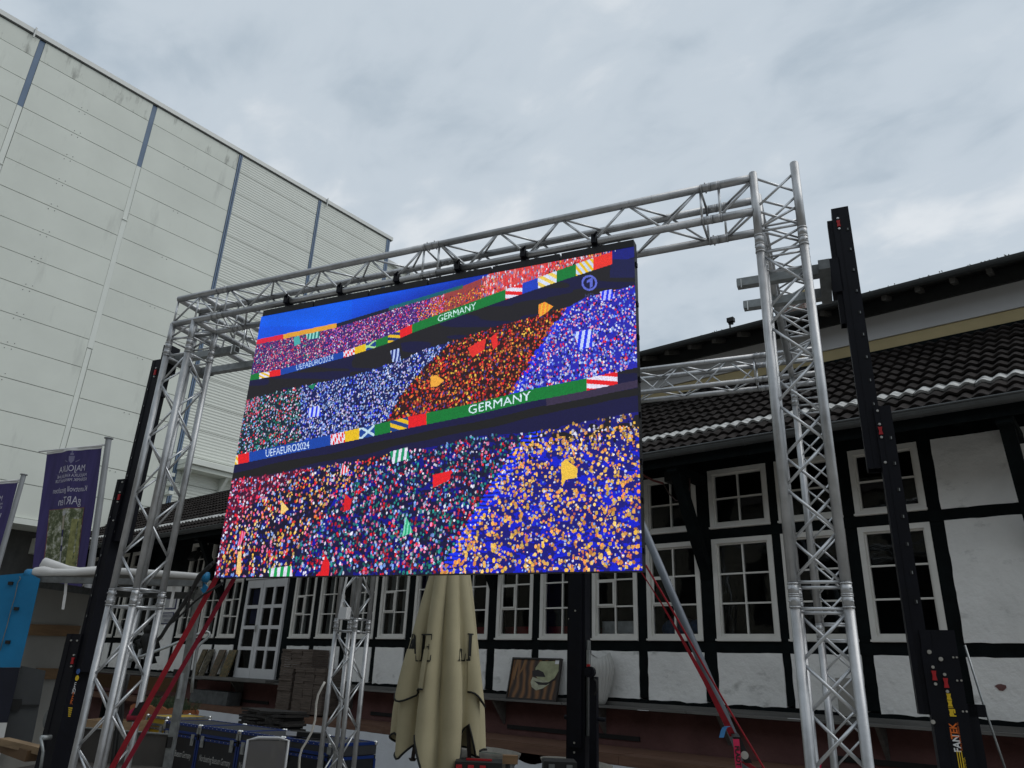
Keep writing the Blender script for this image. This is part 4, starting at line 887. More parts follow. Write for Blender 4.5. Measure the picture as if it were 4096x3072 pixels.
wc = at_d(c4(830, 1110), 7.2); q = MB(); q.obox(wc, GX, GY, UP, -.055, .085, -.02, .12, -.1, .1); q.build('winch_housing', M_BLK, ll); q = MB(); c = at_d(c4(850, 890), 7.3); q.tube(c - GY * .03, c + GY * .03, .085, 22); q.tube(c - GY * .034, c - GY * .031, .06, 18); q.build('winch_drum', M_GALVD, ll)
q = MB(); a_ = at_d(c4(740, 1180), 7.1); q.tube(a_ + GY * .03, a_ - GY * .05, .018, 12); q.path([a_ - GY * .05, at_d(c4(680, 1400), 7.05), at_d(c4(640, 1659), 7.05)], .011); q.build('crank_handle', M_GALV, ll, True)
# plate clamp hanging from the left arm end
q = MB(); q.gbox(-4.66, -4.63, 4.7, 4.74, 4.0, 4.13); q.gbox(-4.56, -4.53, 4.7, 4.74, 3.97, 4.13); q.build('clamp_plate', M_GALV, ll)
cl = thing('lifting_tower', G(-2.48, 7.3, 0), 'black lifting mast standing below the screen between parasol and vase', 'lifting tower', 'black telescopic lifting towers')
channel(cl, -2.575, -2.392, 7.25, 7.42, .1, 4.15)
q = MB(); q.gbox(-2.55, -2.42, 7.225, 7.249, 1.0, 2.6); q.build('front_rail', M_BLK, cl)
q = MB(); q.gbox(-2.565, -2.47, 7.244, 7.249, 2.14, 2.15); q.build('plate_edge', M_BOLT, cl)
q = MB(); q.gbox(-2.385, -2.375, 7.28, 7.38, 1.1, 1.95); q.build('cable_guide', M_GALVD, cl)
q = MB(); q.gbox(-2.345, -2.275, 7.24, 7.31, .1, 1.62); q.build('brace_leg', M_BLK, cl); q = MB(); c = G(-2.34, 7.22, 1.66); q.tube(c, c + GY * .06, .05, 18); q.tube(c - GY * .01, c, .02, 10); q.build('winch_drum', M_BLK, cl)
q = MB(); q.path([G(-2.29, 7.22, 1.6), G(-2.26, 7.2, 1.58), G(-2.255, 7.2, 1.5), G(-2.28, 7.2, 1.46)], .009); q.build('crank_handle', M_RUB, cl, True)
q = MB(); q.gbox(-2.38, -2.355, 7.26, 7.3, 1.71, 1.86); q.build('brake', M_GALV, cl); q = MB(); q.gbox(-2.375, -2.345, 7.25, 7.27, 1.7, 1.73); q.build('brake_tag', M_RED, cl)
for z in (2.22, .96, 1.04): bolt(cl, -2.485, 7.224 if z > 2 else 7.222, z, .009)
q = MB(); q.gbox(-2.7, -2.2, 7.15, 7.5, .08, .16); q.build('base', M_BLK, cl)
for zz in (1.25, .7): MB().tube(G(-2.61, 7.3, zz), G(-2.575, 7.3, zz), .02, 8).build('peg', M_BLK, cl); MB().tube(G(-2.275, 7.28, zz), G(-2.2, 7.28, zz), .018, 8).build('peg', M_BLK, cl)
# ================================================================ deck and cloth in front of the house
M_DECK = mat('brown_decking', (0.15, 0.078, 0.05), 0.65, var=.3, scale=2, stretch=(1, 12, 12), streak=((.24, .2, .15), .5, (1.2, 5, 5), .6), world=True)
M_CLOTH = mat('white_fleece', (0.6, 0.61, 0.63), 0.95, var=.08, scale=2, bump=.3, bscale=30, streak=((.3, .3, .28), .35, (1.5, 1.5, 3), .6), world=True)
deck = thing('wooden_deck', (-11, 9.6, 0), 'long brown plank deck along the plinth of the timbered house', 'deck')
def dsk(x): return max(-.45, min(.5, .37 - .063 * (x + 15.5)))
for k in range(12):
    xa = -26.6 + 2.35 * k; xb = xa + 2.344
    for r_, (ya, yb) in enumerate(((9.16, 9.44), (9.446, 9.72), (9.726, 10.0))):
        off = .9 * (r_ % 2); q = MB(); zt0 = .72 + random.uniform(-.004, .004); fA, fB = (1, .67, .33)[r_], (.67, .33, 0)[r_]; q.prism([(xa + off, ya + fA * dsk(xa + off), zt0), (xb + off, ya + fA * dsk(xb + off), zt0), (xb + off, yb + fB * dsk(xb + off) - .004, zt0), (xa + off, yb + fB * dsk(xa + off) - .004, zt0)], (0, 0, -.03)); q.build('plank', M_DECK, deck)
    q = MB(); q.prism([(xa, 9.13 + dsk(xa), .6), (xb, 9.13 + dsk(xb), .6), (xb, 9.155 + dsk(xb), .6), (xa, 9.155 + dsk(xa), .6)], (0, 0, .112)); q.build('fascia_board', M_DECK, deck)
for k in range(14): q = MB(); q.box(-26 + 2 * k, -25.9 + 2 * k, 9.75, 9.85, 0, .685); q.build('post', M_TIM, deck)
ct = MB(); nx = 160
def czt(x): return .60 - (.13 * math.exp(-((x + 6.9) / .35) ** 2))
rows_ = 7; vs_ = []
for i in range(nx + 1):
    x = -18.5 + 17 * i / nx
    for j in range(rows_ + 1):
        t = j / rows_; z = czt(x) * (1 - t) + .02 * t
        vs_.append((x, 9.12 + dsk(x) - .12 * t + .018 * math.sin(x * 5.1 + 2 * math.sin(x * 1.7)) * (0.3 + t) + .01 * math.sin(x * 17), z))
ct.add(vs_, [(i * (rows_ + 1) + j, (i + 1) * (rows_ + 1) + j, (i + 1) * (rows_ + 1) + j + 1, i * (rows_ + 1) + j + 1) for i in range(nx) for j in range(rows_)])
tag(ct.build('ground_cloth', M_CLOTH, None, True), 'white fabric skirt hanging from the front edge of the brown deck', 'cloth')

# ---- things on deck and shelf
M_BALE = mat('weathered_wood', (0.125, 0.098, 0.08), 0.9, var=.5, scale=5, stretch=(1, 1, 14), bump=.6, bscale=9, world=True)
def bale(cx0, cy0, cx1, cy1, y, dp, n, label):
    a = on_y(c7(cx0, cy1), y); b = on_y(c7(cx1, cy0), y); th = thing('board_bundle', ((a.x + b.x) / 2, y + dp / 2, a.z), label, 'bundle', 'bundles of weathered boards on the deck')
    z = a.z
    for k in range(n):
        h = (b.z - a.z) / n; w = (b.x - a.x)
        q = MB(); parts_ = 3 if w > .5 else 1
        for s in range(parts_):
            xa = a.x + w * s / parts_; q.box(xa + random.uniform(.002, .012), xa + w / parts_ - random.uniform(.002, .012), y + random.uniform(-.012, .012), y + dp, z, z + h * .94)
        q.build('board', M_BALE, th); z += h
bale(962, 92, 1262, 735, 9.5, .4, 17, 'narrow lower bundle of weathered boards beside the white door')
bale(1205, 95, 1760, 775, 9.44, .4, 20, 'wide lower bundle of weathered boards behind the lattice tower')
bale(1045, -205, 1570, 90, 9.52, .4, 9, 'upper bundle of weathered boards lying across the other two')
M_GLZ = [mat('glazed_tile_%d' % k, c, .35, var=.6, scale=14, streak=(c2, .8, (22, 22, 22), .5)) for k, (c, c2) in enumerate((((.10, .085, .05), (.3, .2, .1)), ((.09, .08, .055), (.28, .24, .17)), ((.1, .09, .06), (.26, .12, .08)), ((.11, .1, .055), (.33, .17, .05))))]
for k, (p, lab) in enumerate((([(1255, 1300), (1180, 1290), (1245, 985), (1330, 985)], 'dark glazed slab half hidden by the galvanised post'), ([(1380, 1300), (1285, 1285), (1365, 980), (1472, 985)], 'glazed slab with pale streaks leaning on the shelf'), ([(1590, 1310), (1470, 1295), (1555, 1020), (1702, 1025)], 'glazed slab with reddish mottling leaning on the shelf'), ([(1790, 1335), (1645, 1315), (1750, 1012), (1898, 1020)], 'glazed slab with orange flowers leaning next to the white door'))):
    y0 = 9.72; pts = [on_y(c5(*p[0]), y0), on_y(c5(*p[1]), y0), on_y(c5(*p[2]), 9.9), on_y(c5(*p[3]), 9.9)]
    w = .23; c0 = (pts[0] + pts[1]) / 2; c1 = (pts[2] + pts[3]) / 2; wid = max(.2, (pts[0] - pts[1]).length * .9)
    q = MB(); zb = 1.247; q.prism([(c0.x - wid / 2, y0, zb), (c0.x + wid / 2, y0, zb), (c0.x + .02 + wid / 2, 9.88, zb + .62), (c0.x + .02 - wid / 2, 9.88, zb + .62)], (0, .035, .01)); tag(q.build('glazed_slab', M_GLZ[k]), lab, 'ceramic slab', 'glazed slabs on the shelf')
# painting
M_FRAME = mat('dark_frame', (.02, .015, .012), .5)
pa, pb_, pc, pd = on_y(z6(652, 1088), 9.74), on_y(z6(1048, 1112), 9.74), on_y(z6(1098, 766), 9.86), on_y(z6(694, 750), 9.86)
x0, x1 = (pa.x + pd.x) / 2, (pb_.x + pc.x) / 2; zb, zt_ = 1.247, (pc.z + pd.z) / 2
pic = thing('painting', ((x0 + x1) / 2, 9.75, zb), 'framed brown and pale green abstract painting leaning on the shelf', 'painting')
ax = Vector((1, 0, 0)); az = (Vector((0, .14, zt_ - zb))).normalized(); ay = az.cross(ax); hh = (zt_ - zb)
o = Vector((x0, 9.74, zb)); ww = x1 - x0
def prect(a, b, c, d, n0, n1, m_, nm): MB().obox(o, ax, -ay, az, a, b, n0, n1, c, d).build(nm, m_, pic)
for a, b, c, d in ((0, ww, 0, .025), (0, ww, hh - .025, hh), (0, .025, .025, hh - .025), (ww - .025, ww, .025, hh - .025)): prect(a, b, c, d, -.04, .0, M_FRAME, 'frame')
mp_ = bpy.data.materials.new('abstract_paint'); mp_.use_nodes = True; nt = mp_.node_tree; w_ = nt.nodes.new('ShaderNodeTexWave'); w_.inputs['Scale'].default_value = 2.2; w_.inputs['Distortion'].default_value = 7; w_.inputs['Detail'].default_value = 2; w_.inputs['Detail Scale'].default_value = .8
tcn = nt.nodes.new('ShaderNodeTexCoord'); nt.links.new(tcn.outputs['Object'], w_.inputs['Vector']); rp = nt.nodes.new('ShaderNodeValToRGB'); nt.links.new(w_.outputs['Fac'], rp.inputs[0]); nt.links.new(rp.outputs[0], nt.nodes['Principled BSDF'].inputs['Base Color']); nt.nodes['Principled BSDF'].inputs['Roughness'].default_value = .6
rp.color_ramp.elements[0].color = (.025, .014, .01, 1); rp.color_ramp.elements[1].color = (.22, .1, .035, 1); rp.color_ramp.elements.new(.5).color = (.09, .045, .022, 1)
prect(.025, ww - .025, .025, hh - .025, -.03, -.02, mp_, 'canvas')
def pshape(pts, m_, lv): q = MB(); q.prism([o + ax * (ww * (u * .94 + .03)) + az * (hh * (v * .94 + .03)) + ay * (.018 - lv * .001) for u, v in pts], -ay * .0008); q.build('paint_patch', m_, pic)
M_PG = mat('pale_green_paint', (.36, .37, .22), .6, var=.3, scale=12); M_PW = mat('cream_paint', (.42, .42, .3), .6, var=.3, scale=14); M_PD = mat('dark_paint', (.025, .02, .02), .6)
pshape([(.58, .95), (.97, .97), (.99, .72), (.93, .55), (.8, .42), (.62, .45), (.52, .6), (.5, .78)], M_PG, 1)
pshape([(.47, .55), (.6, .5), (.8, .46), (.84, .4), (.72, .28), (.58, .22), (.48, .3), (.44, .42)], M_PW, 2)
pshape([(.44, .7), (.56, .74), (.68, .68), (.74, .56), (.58, .56), (.46, .58)], M_PD, 3); pshape([(.5, .46), (.62, .36), (.78, .36), (.95, .5), (.97, .6), (.86, .44), (.7, .42), (.56, .44)], M_PD, 4)
pshape([(.02, .5), (.06, .98), (.12, .98), (.08, .45)], mat('ochre_paint', (.26, .13, .05), .6, var=.3), 1); pshape([(.24, .98), (.3, .98), (.22, .7), (.14, .5), (.12, .55), (.2, .75)], MATS['ochre_paint'], 2); pshape([(.9, .99), (.98, .99), (.98, .89), (.9, .89)], M_WHT, 5)
# ribbed vase
M_VASE = mat('white_bisque', (0.52, 0.51, 0.48), .6, var=.06, scale=5)
vc = on_y(z6(1405, 1150), 9.8); vtop = on_y(z6(1400, 745), 9.8).z; vb = MB(); nseg, H_ = 132, vtop - 1.247
prof = [(.05, 0), (.085, .01), (.115, .12), (.15, .28), (.19, .5), (.215, .66), (.22, .76), (.205, .88), (.17, .96), (.16, 1.0)]
pv = []
for j, (r_, t) in enumerate(prof):
    for i in range(nseg):
        th_ = 2 * math.pi * i / nseg + t * .25; rr = r_ * (1 + (.13 if t > .02 else 0) * abs(math.sin(11 * th_)) - .06); pv.append((vc.x + rr * math.cos(th_), 9.8 + rr * .75 * math.sin(th_), 1.247 + t * H_ + (.04 * math.sin(2 * th_ + 1) if t > .95 else 0)))
vb.add(pv, [(j * nseg + i, j * nseg + (i + 1) % nseg, (j + 1) * nseg + (i + 1) % nseg, (j + 1) * nseg + i) for j in range(len(prof) - 1) for i in range(nseg)] + [tuple(range(nseg))[::-1]])
tag(vb.build('ribbed_vase', M_VASE, None, True), 'white ribbed shell-like vase on the shelf behind the lifting mast', 'vase')
for q0, lab in ((z7(145, 1188), 'white paper strip lying on the grey shelf near the mast'), (z7(1360, 1255), 'white paper slip on the grey shelf beside the tall lattice tower')):
    p = on_z(q0, 1.25); q = MB(); q.box(p.x - .07, p.x + .07, p.y - .02, p.y + .02, 1.246, 1.25); tag(q.build('paper_slip', M_WHT), lab, 'paper')
# meter box on the facade behind the tower
q = MB(); q.box(-3.02, -2.72, 9.88, 9.945, 1.3, 1.72); tag(q.build('meter_box', mat('grey_box', (.3, .29, .26), .6)), 'grey box on the plaster panel behind the tall lattice tower', 'box')
# signs beside the entrance
M_SIGN = mat('glazed_sign', (.5, .5, .5), .3, var=.1); M_NAVY = mat('navy_glaze', (.02, .02, .1), .4)
for (a, b, c, d, lab, tx) in ((-20.04, -19.47, 2.47, 2.76, 'blue-rimmed ceramic sign with two lines of lettering on the plaster', ('VERWALTUNG', 'VERKAUF')), (-20.0, -19.44, 2.84, 3.12, 'blue-rimmed ceramic sign above the lettered one', None)):
    th = thing('wall_sign', ((a + b) / 2, 9.97, c), lab, 'sign'); q = MB(); q.box(a, b, 9.932, 9.947, c, d); q.build('rim', M_NAVY, th); q = MB(); q.box(a + .025, b - .025, 9.924, 9.931, c + .025, d - .025); q.build('plate', M_SIGN, th)
    if tx:
        for k, t in enumerate(tx): text_obj(t, .1, ((a + b) / 2, 9.922, d - .095 - .11 * k), (1, 0, 0), UP, M_NAVY, th, sx=.72)
# stone trough and statue
M_STONE = mat('grey_stone', (.095, .1, .1), .85, var=.4, scale=6, bump=.4, bscale=25)
a, b = on_z(c5(1130, 1440), .98), on_z(c5(1820, 1520), .95); q = MB(); xa, xb = -17.3, -15.75
q.box(xa, xb, 9.6, 9.64, .725, 1.0); q.box(xa, xb, 9.9, 9.94, .725, 1.0); q.box(xa, xa + .05, 9.64, 9.9, .725, 1.0); q.box(xb - .3, xb, 9.64, 9.9, .725, .98); q.box(xa + .05, xb - .3, 9.64, 9.9, .725, .8); tag(q.build('stone_trough', M_STONE), 'dark grey trough on the deck below the white door', 'trough')
st = MB(); c = at_d(c5(430, 1150), 20.3); c.z = 1.25; sk = lambda x, y, r: None
P_ = lambda x, y: at_d(c5(x, y), 20.3)
st.path([P_(440, 1140), P_(430, 1000), P_(400, 880), P_(390, 760), P_(400, 640), P_(420, 560)], [.16, .12, .1, .14, .14, .06], 10); st.path([P_(400, 620), P_(340, 780), P_(270, 830), P_(240, 740), P_(290, 705), P_(180, 760)], [.09, .08, .06, .06, .05, .04], 8); st.path([P_(420, 620), P_(520, 720), P_(560, 850), P_(560, 1000)], [.1, .09, .08, .06], 8); st.ball(P_(410, 530), .11, 10)
sth = thing('statue', (c.x, 9.85, 1.247), 'black figure sculpture in front of the entrance, behind the lattice tower', 'statue'); st.build('figure', M_RUB, sth, True); MB().box(c.x - .35, c.x + .35, 9.75, 9.95, 1.248, 1.4).build('plinth_block', M_RUB, sth)
(lambda *a: None)('black figure sculpture in front of the entrance, behind the lattice tower', 'statue')
hr = MB(); D_ = 13.0
hr.path([at_d(c5(*p), D_) for p in ((60, 1085), (400, 960), (820, 800), (1160, 660), (1300, 605), (1440, 560), (1490, 580), (1495, 630), (1440, 690), (1330, 780), (1280, 850), (1255, 1000), (1200, 1400), (1180, 1640))], .022, 8); tag(hr.build('handrail', M_GALV, None, True), 'thin bent metal handrail in front of the house entrance', 'handrail')

# ================================================================ flags
M_FLAG = mat('purple_flag_cloth', (0.058, 0.045, 0.155), .85, var=.25, scale=2.2, stretch=(5, 5, .5)); M_FLET = mat('flag_lettering', (.6, .58, .68), .8); M_POLE = mat('flagpole_grey', (.3, .31, .32), .5, .3, var=.1)
gd = bpy.data.materials.new('garden_print'); gd.use_nodes = True; nt = gd.node_tree; n1 = nt.nodes.new('ShaderNodeTexNoise'); n1.inputs['Scale'].default_value = 9; n1.inputs['Detail'].default_value = 8; n1.inputs['Roughness'].default_value = .75; tcn = nt.nodes.new('ShaderNodeTexCoord'); nt.links.new(tcn.outputs['Object'], n1.inputs['Vector']); rp = nt.nodes.new('ShaderNodeValToRGB'); nt.links.new(n1.outputs['Fac'], rp.inputs[0]); nt.links.new(rp.outputs[0], nt.nodes['Principled BSDF'].inputs['Base Color']); nt.nodes['Principled BSDF'].inputs['Roughness'].default_value = .9
rp.color_ramp.elements[0].position = .38; rp.color_ramp.elements[0].color = (.045, .06, .03, 1); rp.color_ramp.elements[1].position = .66; rp.color_ramp.elements[1].color = (.62, .62, .6, 1); rp.color_ramp.elements.new(.5).color = (.13, .15, .07, 1); rp.color_ramp.elements.new(.57).color = (.36, .37, .28, 1)
def flag(base, ztop, udir, label, lean=(0, 0), taper=0.0):
    top_ = Vector((base.x, base.y, ztop)); dn_ = Vector((lean[0], lean[1], -1)); foot = top_ + dn_ * ztop
    th = thing('banner_flag', foot, label, 'flag', 'purple banner flags on grey poles')
    q = MB(); q.tube(foot, top_, .05, 14, .042); q.tube(top_, top_ + UP * .012, .062, 14); q.build('pole', M_POLE, th, False)
    u = Vector((udir[0], udir[1], 0)).normalized(); nrm = u.cross(UP).normalized(); o = base + Vector((0, 0, ztop - .1)) + u * .1; Wd, Hd = 1.2, 2.75
    def S(a, b, lift=0.0):
        wv = .028 * math.sin(a * 7.5 + b * .9) * (.25 + a) + .012 * math.sin(a * 17 + b * 2); return o + u * (a * (1 - taper * b)) + dn_ * b + nrm * (wv + lift)
    bar_ = MB(); bar_.tube(o - u * .1 + UP * .01, o + u * (Wd + .14) + UP * .01, .014, 8); bar_.build('top_bar', M_WHT, th, True)
    cl_ = MB(); na, nb = 30, 22; cl_.add([S(Wd * i / na, Hd * j / nb) for i in range(na + 1) for j in range(nb + 1)], [(i * (nb + 1) + j, (i + 1) * (nb + 1) + j, (i + 1) * (nb + 1) + j + 1, i * (nb + 1) + j + 1) for i in range(na) for j in range(nb)])
    clo = cl_.build('cloth', M_FLAG, th, True)
    hem = MB(); hem.add([S(Wd * i / na, b_, s_) for i in range(na + 1) for b_, s_ in ((0, .004), (.035, .004))] , [(2 * i, 2 * i + 2, 2 * i + 3, 2 * i + 1) for i in range(na)]); hem.add([S(Wd * i / na, b_, s_) for i in range(na + 1) for b_, s_ in ((0, -.004), (.035, -.004))] , [(2 * i, 2 * i + 2, 2 * i + 3, 2 * i + 1) for i in range(na)]); hem.build('hem', M_WHT, clo, True)
    cam_side = 1 if nrm.dot(CAM - base) > 0 else -1
    lf = .006 * cam_side
    def wrap(p): d = p - o; return S(d.dot(u), -d.z, lf)
    def T(txt, size, a, b, sx=1.0, bold=0): text_obj(txt, size, o + u * a - UP * b, u, UP, M_FLET, clo, sx=sx, wrap=wrap, bold=bold)
    T('MAJOLIKA', .135, .58, .31, .95); T('MAJOLIKA KARLSRUHE', .066, .57, .415, .98); T('KERAMIK MANUFAKTUR', .066, .58, .48, .98); T('Kunstvoll gestalten', .115, .58, .62, .9); T('gARTen', .17, .56, .79, .95); T('Grün pur', .1, .6, 2.02)
    cr = MB(); cr.add([S(.22 + .72 * i / 8, b_, lf) for i in range(9) for b_ in (.372, .376)], [(2 * i, 2 * i + 2, 2 * i + 3, 2 * i + 1) for i in range(8)])
    for pts in ([(.52, .12), (.62, .12), (.615, .19), (.57, .235), (.525, .19)], [(.545, .075), (.595, .075), (.6, .105), (.54, .105)], [(.56, .04), (.58, .04), (.58, .07), (.56, .07)], [(.43, .17), (.5, .2), (.5, .215), (.44, .19)], [(.71, .17), (.64, .2), (.64, .215), (.70, .19)]): cr.add([S(a, b, lf) for a, b in pts], [tuple(range(len(pts)))])
    cr.build('crest', mat('crest_print', (.2, .19, .3), .8), clo)
    pr = MB(); na2, nb2 = 12, 12; rect = lambda a0, a1, b0, b1, l_: (pr.add([S(a0 + (a1 - a0) * i / na2, b0 + (b1 - b0) * j / nb2, l_) for i in range(na2 + 1) for j in range(nb2 + 1)], [(i * (nb2 + 1) + j, (i + 1) * (nb2 + 1) + j, (i + 1) * (nb2 + 1) + j + 1, i * (nb2 + 1) + j + 1) for i in range(na2) for j in range(nb2)]))
    rect(.19, 1.04, .89, 1.89, lf * .8); pr.build('picture_rim', mat('rim_print', (.22, .08, .08), .8), clo, True)
    pr = MB(); rect(.2, 1.03, .9, 1.88, lf); pr.build('picture', gd, clo, True)
    for k, (b0, b1, w, c) in enumerate(((.93, 1.0, .05, (.5, .5, .5)), (1.0, 1.2, .035, (.4, .36, .28)), (1.2, 1.3, .03, (.04, .04, .12)), (1.3, 1.42, .035, (.5, .5, .52)), (1.42, 1.5, .03, (.04, .04, .12)), (1.5, 1.66, .025, (.5, .5, .52)), (1.7, 1.82, .1, (.5, .5, .55)))):
        pr = MB(); rect(.6 - w, .6 + w, b0, b1, lf * 1.6); pr.build('picture_column', mat('print_%d' % k, c, .9), clo, True)
    pr = MB(); rect(.22, .42, 1.05, 1.8, lf * 1.3); pr.build('picture_grass', mat('print_grass', (.3, .3, .12), .9, var=.5, scale=14), clo, True)
    return th
b1 = Vector((-11.22, 4.246, 0)); ud = (-12.39 + 11.22, 3.89 - 4.246)
_t = at_d((435, 1755), 12); _l = at_d((365, 2255), 12); b1 = Vector((_t.x, _t.y, 0)); flag(b1, _t.z, ud, 'purple banner with mirrored lettering and garden picture above the white tarpaulin roll', ((_l.x - _t.x) / (_t.z - _l.z), (_l.y - _t.y) / (_t.z - _l.z)), .1)
flag(Vector((-15.06, 4.42, 0)), 4.6, ud, 'purple banner farther back, behind the blue tarpaulin curtain')

# ================================================================ open tarpaulin trailer
M_TW = mat('white_tarpaulin', (0.66, 0.65, 0.63), .55, var=.08, scale=3, streak=((.3, .3, .28), .5, (6, 6, 6), .62)); M_TB = mat('blue_tarpaulin', (0.008, 0.17, 0.36), .5, var=.2, scale=2.5, bump=.25, bscale=5); M_TBL = mat('black_tarpaulin', (.008, .01, .022), .5, var=.3); M_WOOD = mat('pine_board', (0.25, 0.15, 0.075), .7, var=.3, scale=2, stretch=(1, 1, 10)); M_WOODD = mat('brown_board', (0.12, 0.068, 0.032), .7, var=.3, scale=3)
M_TIN = mat('trailer_lining', (.33, .32, .29), .8, var=.12, scale=2); M_PLY = mat('phenolic_panel', (.12, .11, .1), .6, var=.15, scale=3)
TA, TB_, TP = Vector((-8.3, 2.72, 0)), Vector((-6.95, 3.78, 0)), Vector((-8.0, 4.33, 0)); TQ = at_d((318, 2700), 9.75); TQ.z = 0
tr_ = thing('tarpaulin_trailer', (TA + TB_ + TP + TQ) / 4, 'open trailer with rolled-up white tarpaulin roof and wooden side slats', 'trailer')
def vplane(q, P0, P1): d = (P1 - P0).normalized(); return on_plane(q, P0, d.cross(UP))
def quad(pts, th, off, m_, nm, par=tr_): q = MB(); q.prism(pts, off); return q.build(nm, m_, par)
f_ab = (TB_ - TA).normalized(); n_in = Vector((-f_ab.y, f_ab.x, 0))
if n_in.dot(TP - TB_) < 0: n_in = -n_in
z = lambda p, h: Vector((p.x, p.y, h))
quad([z(TA, .55), z(TB_, .55), z(TP, .55), z(TQ, .55)], 0, (0, 0, .05), M_PLY, 'floor')
quad([z(TA, 2.36), z(TB_, 2.38), z(TP, 2.38), z(TQ, 2.36)], 0, (0, 0, .012), M_TIN, 'roof_sheet')
roll_pts = [(240, 98, 30), (290, 78, 56), (350, 72, 62), (430, 80, 44), (600, 80, 42), (800, 66, 42), (1000, 72, 40), (1200, 84, 40), (1400, 96, 38), (1560, 108, 36), (1640, 118, 30)]
P0r = [vplane(z4(x, y), TA, TB_) for x, y, r in roll_pts]
q = MB(); q.path(P0r, [r * .4973 / 2 * (p - CAM).length / FPX * 1.15 for p, (_, _, r) in zip(P0r, roll_pts)], 12); q.build('roof_roll', M_TW, tr_, True)
q = MB(); q.path([vplane(z4(x, y), TA, TB_) + n_in * .05 for x, y in ((300, 30), (340, 12), (420, 25), (520, 48), (620, 60), (760, 40))], [.02, .07, .05, .035, .03, .02], 10); q.build('tarp_fold', M_TW, tr_, True)
q = MB(); q.path([P0r[0] - f_ab * .03, P0r[0] + f_ab * .04], .055, 10); q.path([P0r[-1], P0r[-1] + f_ab * .04], .05, 10); q.build('roll_edge', M_TB, tr_, True)
fp = [vplane(z4(x, y), TA, TB_) for x, y in ((1590, 130), (1650, 125), (1640, 160), (1675, 205), (1665, 290), (1625, 235), (1600, 190))]; quad(fp, 0, n_in * .02, M_TB, 'tarp_flap')
for P_0, P_1, m_, w in ((z(TB_, 2.3), z(TP, 2.33), M_GALV, .05), (z(TA, 2.26), z(TQ, 2.28), M_GALVD, .05), (z(TP, 2.28), z(TQ, 2.28), M_GALVD, .05), (z(TA, 2.29), z(TB_, 2.31), M_GALVD, .04), ((z(TA, 2.3) + z(TB_, 2.3)) / 2, (z(TP, 2.3) + z(TQ, 2.3)) / 2, M_GALVD, .04)): q = MB(); q.bar(P_0, P_1, w, w * 1.4); q.build('roof_bar', m_, tr_)
for P_0, m_, w in ((TP, M_GALV, .07), (TQ, M_GALVD, .09)): q = MB(); q.bar(z(P_0, .3), z(P_0, 2.34), w, w, (f_ab.x, f_ab.y, 0)); q.build('corner_post', m_, tr_)
# left wall with slats
dq = (TQ - TA).normalized(); nq = Vector((-dq.y, dq.x, 0)); nq = nq if nq.dot(CAM - TA) < 0 else -nq
quad([z(TA, .6), z(TQ, .6), z(TQ, 2.28), z(TA, 2.26)], 0, nq * .02, M_TIN, 'side_lining')
for pts in ([c3(470, 1085), c3(1385, 1120), c3(1335, 1312), c3(430, 1285)], [c4(560, 85), c4(1060, 95), c4(1025, 264), c4(520, 262)]):
    pp_ = [vplane(p, TA, TQ) - nq * .03 for p in pts]; quad(pp_, 0, nq * .025, M_WOOD, 'side_slat')
# far end: drop side and upper board
ee = (TQ - TP).normalized(); ne = Vector((-ee.y, ee.x, 0)); ne = ne if ne.dot(TP - CAM) > 0 else -ne
zt1 = vplane(c6(1340, 1085), TP, TQ).z
quad([z(TP, .6), z(TQ, .6), z(TQ, zt1 + .02), z(TP, zt1)], 0, ne * .03, M_PLY, 'drop_side'); q = MB(); q.bar(z(TP, zt1 + .008) - ne * .005, z(TQ, zt1 + .028) - ne * .005, .045, .012); q.build('edge_profile', M_GALV, tr_)
bz = [vplane(c5(*p), TP, TQ).z for p in ((1040, 1400), (1010, 1640))]
quad([z(TP, bz[1]), z(TQ, bz[1] + .02), z(TQ, bz[0] + .02), z(TP, bz[0])], 0, ne * .025, M_WOODD, 'upper_board')
q = MB(); q.bar(z(TP, bz[1] - .06) - ne * .03, z(TP, bz[0] + .06) - ne * .03, .06, .03); q.build('board_holder', M_GALV, tr_)
q = MB(); pp_ = z(TP, .78) - ne * .05; q.bar(pp_, pp_ + UP * .1, .05, .03); q.build('latch', M_RUB, tr_)
for (a, b) in (((1178, 262), (1112, 830)),): 
    q = MB(); A_, B__ = vplane(c3(*a), TA, TB_), vplane(c3(*b), TA, TB_); q.ribbon([A_, (A_ + B__) / 2 + n_in * .01, B__], f_ab, .028, .002); q.build('hanging_strap', M_TW, tr_)
q = MB(); A_, B__ = vplane(z4(1405, 150), TA, TB_), vplane(z4(1370, 362), TA, TB_); q.ribbon([A_, (A_ + B__) / 2 + n_in * .01, B__], f_ab, .028, .002); q.build('hanging_strap', M_TW, tr_)
q = MB(); q.path([vplane(c3(x, y), TA, TB_) - n_in * .02 for x, y in ((1760, 25), (1810, 60), (1770, 200), (1720, 330), (1700, 470), (1740, 520), (1745, 330), (1790, 120))], .006, 6); q.build('hanging_cord', M_RUB, tr_, True)
# metal tail plate inside, left
pp_ = [at_d(c4(*p), 8.75) for p in ((60, 1215), (500, 1270), (590, 830), (720, 130), (330, 50), (200, 560))]; quad(pp_, 0, Vector(pp_[0] - CAM).normalized() * .05, mat('grey_paint', (.055, .058, .06), .5, var=.2, scale=3), 'tail_plate')
pp_ = [at_d(c4(*p), 8.72) for p in ((150, 765), (300, 765), (320, 690), (610, 690), (615, 662), (345, 662), (350, 575), (190, 575))]; quad(pp_, 0, Vector(pp_[0] - CAM).normalized() * .02, M_RUB, 'tail_plate_slot')
